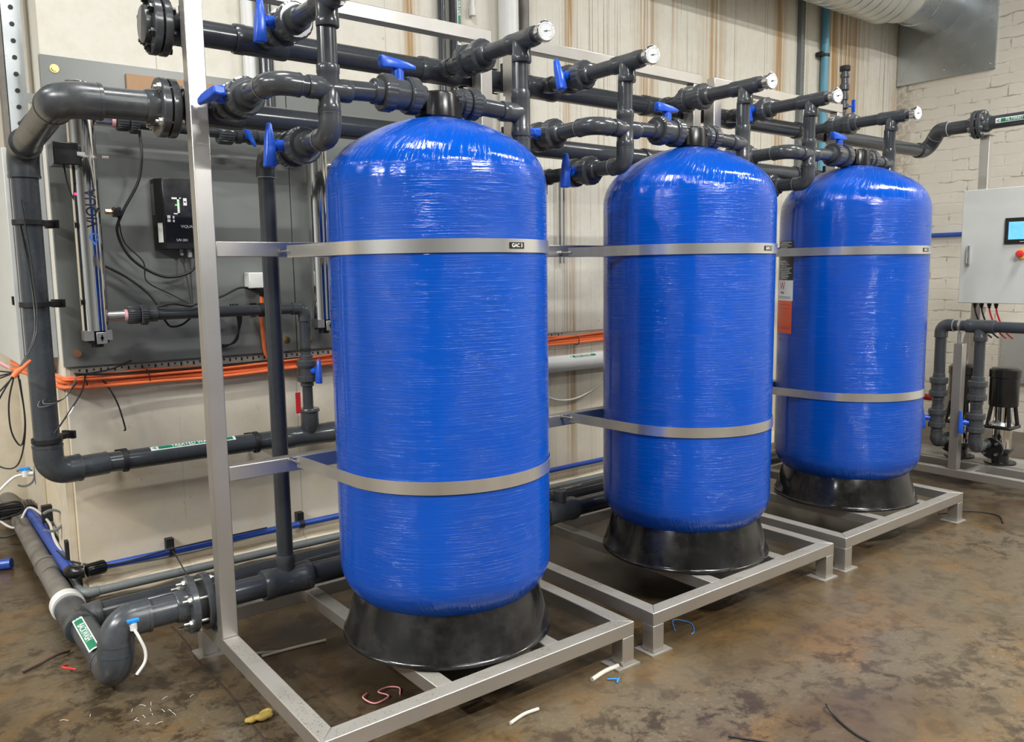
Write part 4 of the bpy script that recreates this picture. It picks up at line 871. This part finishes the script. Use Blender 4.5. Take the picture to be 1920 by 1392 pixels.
for k, (yy, zz) in enumerate(((4.24, .22), (4.95, .23))):
    tag(build(MB().box((XL-.05, yy-.02, zz-.045), (XL-.001, yy+.02, zz+.045)), 'rubber_block', 'rubber', at=(XL-.02, yy, zz), bev=.003), 'small black block on the wall end, %s the blue pipe elbow' % ('just above' if k == 0 else 'far behind'), 'block', 'black blocks on the wall end')
# ================================================================ CABLES ALONG THE WALL
t = thing('cable_tray', (.66, 4.13, 1.04), 'slotted galvanised cable tray strip along the back wall', 'cable tray')
build(MB().box((.65, YW-.012, 1.0), (5.6, YW-.004, 1.088)).box((.65, YW-.016, 1.086), (5.6, YW-.004, 1.088)), 'tray', 'traysteel', t)
mb = MB()
for k in range(99):
    xx = .68+k*.030; mb.box((xx, YW-.0135, 1.066 if k % 2 else 1.073), (xx+.008, YW-.0115, 1.082))
build(mb, 'slots', 'ink', t, flat=True)
for k, (dz, dy, rr) in enumerate(((-.004, 0, .0110), (.021, .003, .0095), (.040, 0, .0075), (-.0045, -.021, .0085), (.031, -.015, .0065))):
    z = 1.010+dz
    pts = [(.50, 4.9, z+.03), (.57, 4.45, z+.02), (.60, 4.2, z+.004), (.66, 4.105+dy, z)]
    for q in range(1, 16): pts.append((.66+q*.33, 4.115+dy+random.uniform(-.003, .003), z+random.uniform(-.003, .005)+.012*math.sin(q*.9+k)*(1 if k > 1 else .3)+q*.0018))
    cable(pts, rr, 'orange', 'orange_cable', 'orange cable bundled along the slotted tray on the back wall', 'cable', 'orange cables on the wall tray', 6)
for xx in (.70, .97, 1.26, 1.62, 3.73):
    tag(build(MB().ring((xx, 4.112, 1.03), V((1, 0, .15)), .033, .0025, 24, 6), 'cable_tie', 'rubber', at=(xx, 4.11, 1.03)), 'black cable tie round the orange cable bundle on the back wall', 'cable tie', 'cable ties on the orange bundle')
cable([(1.53, 4.06, 1.42), (1.525, 4.07, 1.30), (1.535, 4.09, 1.18), (1.55, 4.10, 1.09), (1.60, 4.11, 1.05)], .010, 'orange', 'orange_cable', 'orange cable dropping from the small white socket box to the tray')
CB = lambda pts, r, lab: cable(pts, r, 'cable', 'black_cable', lab)
CB([(.985, 4.02, 2.16), (.98, 3.99, 2.05), (.96, 4.0, 1.93), (.885, 4.0, 1.79), (.86, 4.01, 1.70), (.92, 4.03, 1.58), (1.06, 4.05, 1.50), (1.19, 4.05, 1.53), (1.215, 4.06, 1.63)], .0065, 'long black cable looping from the upper pipe past the plug to the black controller')
CB([(.87, 4.02, 1.77), (.89, 4.03, 1.66), (.97, 4.05, 1.57), (.98, 4.05, 1.48), (1.08, 4.06, 1.42), (1.16, 4.03, 1.37)], .003, 'thin black wire hanging from the brass plug to the level pipe')
CB([(.80, 4.08, 1.56), (.90, 4.08, 1.50), (.98, 4.07, 1.43), (1.02, 4.05, 1.37)], .0055, 'black cable slanting from behind the UV tube to the level pipe')
CB([(1.15, 4.07, 1.60), (1.16, 4.05, 1.50), (1.165, 4.02, 1.37)], .0035, 'thin black wire hanging straight below the controller, left one')
CB([(1.185, 4.06, 1.59), (1.18, 4.05, 1.50), (1.17, 4.02, 1.37)], .004, 'thin black wire hanging straight below the controller, right one')
CB([(1.00, 3.98, 1.36), (1.06, 3.96, 1.375), (1.14, 3.965, 1.36), (1.18, 3.97, 1.37), (1.30, 3.99, 1.40), (1.42, 4.06, 1.44), (1.50, 4.07, 1.43)], .005, 'black cable lying over the level pipe toward the white socket')
CB([(.66, 3.98, 1.98), (.675, 3.98, 1.88), (.71, 3.99, 1.78), (.73, 4.07, 1.66)], .0035, 'thin black wire hanging from the black sensor box')
CB([(1.04, 4.03, 1.30), (1.07, 4.04, 1.265), (1.12, 4.04, 1.27), (1.16, 4.03, 1.30)], .005, 'short black cable loop just under the level pipe')
for k in range(4):
    d = k*.012; cable([(1.33-d, 4.06, 1.35), (1.24+d, 4.09, 1.25+d), (1.30, 4.09, 1.15+d*.5), (1.38+d*.4, 4.09, 1.17), (1.42-d*.5, 4.07, 1.28), (1.40-d, 4.06, 1.36)], .004, 'cable', 'black_cable', 'coiled black cable hanging on the grey panel beside the nearest skid post', 'cable', 'coiled black cable loops')
CB([(.66, 4.10, 1.06), (.80, 4.10, 1.075), (.90, 4.10, 1.11)], .004, 'black cable end slanting up over the left end of the tray')
cable([(.655, 4.10, 1.07), (.78, 4.09, 1.058), (1.1, 4.10, 1.052), (1.6, 4.10, 1.058), (2.2, 4.1, 1.062)], .0045, 'cable', 'black_cable', 'thin black cable resting above the orange bundle', 'cable')
for k in range(3):
    cable([(.56, 4.05-.01*k, 1.02+.015*k), (.52-.02*k, 3.92, .985-.012*k), (.58, 3.94, .98), (.66, 4.08, 1.03+.01*k)], .002, 'galvpipe' if k else 'cable', 'thin_wire', 'thin loose wire crossing in front of the thick upright pipe', 'wire', 'loose wires at the upright pipe')
CB([(.70, 4.09, 1.06), (.66, 3.98, 1.0), (.60, 3.92, .93), (.53, 3.90, .84)], .0035, 'black cable tail with white tip crossing the thick upright pipe')
tag(build(MB().tube([(.615, 3.92, .945), (.60, 3.915, .92), (.585, 3.912, .905)], [.002, .0055, .003], 8), 'white_sleeve', 'white', at=(.6, 3.915, .92)), 'small white sleeve on the cable crossing the upright pipe', 'sleeve')
CB([(.765, 4.09, 1.04), (.80, 4.07, .97), (.825, 4.07, .90), (.845, 4.07, .80), (.842, 4.08, .785)], .0038, 'black cable tail hanging over the cream wall under the tray')
# bunch at far left with orange tape
OB = V((.395, 3.80, 1.125))
t = thing('taped_cable_bundle', OB, 'orange taped knot of black cables at the left edge beside the upright pipe', 'cable')
build(MB().tube([OB+V((.06, .02, .042)), OB+V((.03, 0, .018)), OB+V((.008, 0, .002)), OB+V((-.008, 0, -.018))], [.006, .008, .013, .012], 10), 'orange_tape', 'orange', t)
for k, (pts) in enumerate([[(0, 0, 0), (-.10, 0, .01), (-.20, 0, -.04), (-.32, 0, -.10)], [(0, 0, 0), (-.08, 0, -.02), (-.18, 0, -.10), (-.30, 0, -.16)], [(0, 0, 0), (-.06, 0, -.10), (-.13, 0, -.24), (-.17, 0, -.22), (-.10, 0, -.12), (0, 0, -.01)], [(0, 0, 0), (-.03, 0, -.12), (-.03, 0, -.24), (.0, 0, -.30), (.02, 0, -.20), (.015, 0, -.03)],
                            [(.01, 0, 0), (.02, 0, -.22), (-.02, 0, -.38), (-.10, 0, -.36), (-.18, 0, -.22), (-.3, 0, -.05)], [(0, 0, 0), (-.12, 0, -.05), (-.25, 0, -.16)], [(0, .0, .0), (.04, .02, .05), (.09, .06, .16), (.10, .12, .35), (.08, .15, .6)], [(0, .0, .0), (.05, .02, .06), (.10, .06, .18), (.105, .1, .4), (.09, .13, .7)], [(-.02, 0, .02), (-.1, 0, .08), (-.22, 0, .15), (-.3, 0, .19)]]):
    build(MB().tube(smooth([OB+V(p) for p in pts]), .0032 if k < 8 else .007, 8), 'cable_tail', 'cable' if k < 8 else 'pink', t)
# wires around the low blue pipe at left
CB([(.42, 5.3, .22), (.35, 5.0, .30), (.47, 4.9, .33), (.50, 5.1, .22), (.38, 5.2, .17)], .006, 'black cable loop above the drain pipe at the far left')
CB([(.30, 5.3, .1), (.42, 5.2, .07), (.55, 5.15, .12), (.60, 4.9, .2)], .006, 'black cable lying across the worn drain pipe at the far left')
cable([(.40, 5.5, .12), (.48, 5.25, .10), (.56, 5.3, .19), (.60, 4.9, .20), (.585, 4.6, .18), (.585, 4.3, .16)], .007, 'clearhose', 'hose', 'pale hose following the blue pipe at the far left', 'hose')
cable([(.56, 4.35, .19), (.60, 4.2, .17), (.75, 4.08, .155), (1.05, 4.08, .17), (1.5, 4.085, .175)], .004, 'cable', 'black_cable', 'thin black cable running over the blue pipe from the corner', 'cable')
CB([(1.02, 4.08, .16), (1.03, 4.0, .12), (1.05, 3.9, .04), (1.05, 3.86, .03)], .0035, 'black cable tie tail hanging from the blue pipe clip')
cable([(3.3, 4.12, .78), (3.5, 4.12, .65), (3.7, 4.12, .62), (3.9, 4.12, .67), (4.1, 4.12, .78)], .007, 'clearhose', 'hose', 'clear hose sagging on the wall below the white raw water pipe', 'hose')
t = thing('raw_water_pipe', (3.7, 4.06, .88), 'white pipe with green sticker along the back wall between nearest and middle tanks', 'pipe')
build(MB().cyl((3.0, 4.08, .88), (5.2, 4.08, .885), .055), 'pipe', 'whitepipe', t)
pipe_label(t, cylmap((3.74, 4.08, .882), X, V((-.1, -.6, .8)), .055, 1), .26, .03, 'RAW WATER', size=.024)
# ================================================================ LEFT EDGE: cabinet and channel
t = thing('wall_cabinet', (.5, 4.3, 1.1), 'pale grey steel cabinet on the wall end behind the thick upright pipe', 'cabinet')
build(MB().box((.50, 4.30, 1.13), (XL-.001, 5.4, 2.085)), 'cabinet_body', 'cabgrey', t, bev=.003)
build(MB().box((.478, 4.36, 1.10), (.498, 5.4, 2.09)), 'cabinet_door', 'cabinet', t, bev=.003)
build(MB().box((.47, 4.375, 1.38), (.48, 4.405, 1.42)), 'door_latch', 'black', t)
t = thing('perforated_channel', (XL-.05, 4.5, 1.0), 'galvanised perforated channel standing up the wall end at the left', 'channel')
build(MB().box((.522, 4.35, 2.09), (.597, 4.355, 6)).box((.522, 4.355, 2.09), (.527, 4.40, 6)).box((.592, 4.355, 2.09), (.597, 4.40, 6)).box((.597, 4.36, 2.3), (XL-.001, 4.39, 2.34)).box((.597, 4.36, 3.3), (XL-.001, 4.39, 3.34)), 'channel', 'galv', t)
for k in range(24): build(MB().cyl((.56, 4.346, 2.2+k*.072), (.56, 4.351, 2.2+k*.072), .010, n=14), 'hole', 'ink', t)
tag(build(MB().box((.500, 4.36, 2.09), (.519, 4.44, 6)), 'dark_strip', 'pvc_old', at=(.51, 4.4, 2.09)), 'dark weathered strip standing beside the perforated channel', 'strip')
# ================================================================ FLOOR DEBRIS
def bit(pts, r, mat, name, label, cat, n=6):
    return cable(pts, r, mat, name, label, cat, None, n)
t = tag(build(MB().ball_ell((.87, 2.585, .010), .03, .016, .010, 10).ball_ell((.915, 2.60, .010), .024, .017, .010, 10).ball_ell((.90, 2.57, .016), .03, .018, .012, 8), 'yellow_rag', 'rag', at=(.89, 2.585, 0)), 'crumpled yellow rag on the floor left of the skid side rail', 'rag')
dm = t.modifiers.new('d', 'DISPLACE'); tx_ = bpy.data.textures.new('n', 'CLOUDS'); tx_.noise_scale = .02; dm.texture = tx_; dm.strength = .012
bit([(1.25, 2.50, .006), (1.22, 2.47, .012), (1.24, 2.42, .006), (1.30, 2.43, .008), (1.28, 2.47, .014), (1.33, 2.49, .006), (1.36, 2.46, .006), (1.34, 2.42, .004)], .0025, 'pinkstring', 'pink_string', 'tangled pink string on the floor inside the nearest skid', 'string')
bit([(1.52, 2.165, .004), (1.60, 2.175, .004), (1.64, 2.165, .004)] if 0 else [(1.53, 2.02, .0065), (1.60, 2.035, .0065), (1.66, 2.03, .0065)], .006, 'stick', 'white_stick', 'thin white stick on the floor below the nearest front rail', 'stick')
bit([(1.94, 2.06, .0065), (2.02, 2.075, .0065), (2.09, 2.075, .0065)], .0085, 'stick', 'white_stick', 'thicker white stick on the floor beside the nearest right leg', 'stick')
bit([(1.99, 2.03, .004), (2.01, 2.00, .010), (2.0, 1.99, .004), (2.03, 2.01, .004)], .003, 'bluetap', 'blue_scrap', 'tiny blue plastic scrap beside the thicker white stick', 'scrap')
bit([(2.49, 2.14, .004), (2.55, 2.20, .014), (2.60, 2.15, .004), (2.55, 2.09, .003), (2.52, 2.08, .003)], .0018, 'bluetap', 'blue_wire_offcut', 'curled blue wire offcut beside the middle skid leg', 'wire')
bit([(2.44, 1.42, .006), (2.42, 1.41, .02), (2.40, 1.37, .006), (2.36, 1.28, .004), (2.35, 1.20, .004)], .0035, 'cable', 'black_wire_offcut', 'bent black cable offcut on the open floor at the lower right', 'wire')
bit([(2.03, 1.52, .005), (2.10, 1.42, .004), (2.17, 1.30, .004)], .003, 'cable', 'black_wire_offcut', 'straight thin black cable offcut on the open floor near the bottom edge', 'wire')
bit([(4.95, 2.20, .006), (5.15, 2.10, .006), (5.18, 1.96, .006), (5.05, 1.88, .006)], .004, 'cable', 'black_wire_offcut', 'curved black cable offcut lying beyond the far skid leg', 'wire')
t = tag(build(MB().cyl((.50, 5.05, .025), (.56, 5.02, .03), .028), 'blue_pipe_cap', 'bluepipe', at=(.45, 5.05, 0)), 'small blue pipe offcut on the floor at the left', 'pipe offcut'); t.location.x = .30; t.location.y = 4.85
bit([(.47, 3.55, .01), (.42, 3.52, .02), (.36, 3.50, .01), (.30, 3.47, .008)], .005, 'darkrag', 'dark_rag_scrap', 'dark rag scrap on the floor left of the backwash pipe', 'scrap')
bit([(.44, 3.40, .02), (.42, 3.37, .03), (.46, 3.34, .02)], .004, 'redbtn', 'red_wire_scrap', 'small red wire scrap beside the backwash pipe', 'wire')
for k in range(26):
    if k < 12: x, y = random.uniform(.54, .68), random.uniform(2.74, 2.93)
    else: x, y = random.uniform(.35, .75), random.uniform(2.3, 3.0)
    a = random.uniform(0, 3.14); L = random.uniform(.01, .03)
    cable([(x, y, .003), (x+L*math.cos(a)*.6, y+L*math.sin(a)*.6, .006), (x+L*math.cos(a), y+L*math.sin(a), .003)], .0007, 'clearhose', 'swarf', 'pale swarf thread on the floor below the backwash elbow', 'swarf', 'pale swarf threads', 3)
for k, (a, b) in enumerate((((1.06, 3.02, .006), (1.32, 2.99, .006)), ((.96, 3.10, .005), (1.13, 3.02, .005)))):
    bit([a, tuple((V(a)+V(b))/2+V((0, .004, 0))), b], .006, 'dirtystrip', 'plaster_strip', 'pale dirty strip lying on the floor inside the skid near the post, %s' % ('long one' if k == 0 else 'short one'), 'strip')
tag(build(MB().add([(2.66, 2.13, .002), (2.74, 2.17, .002), (2.72, 2.10, .010), (2.80, 2.10, .002)], [(0, 1, 2), (1, 3, 2)]), 'leaf_scrap', 'stick', at=(2.7, 2.12, 0)), 'pale paper scrap beside the middle skid right leg', 'scrap') if 0 else None
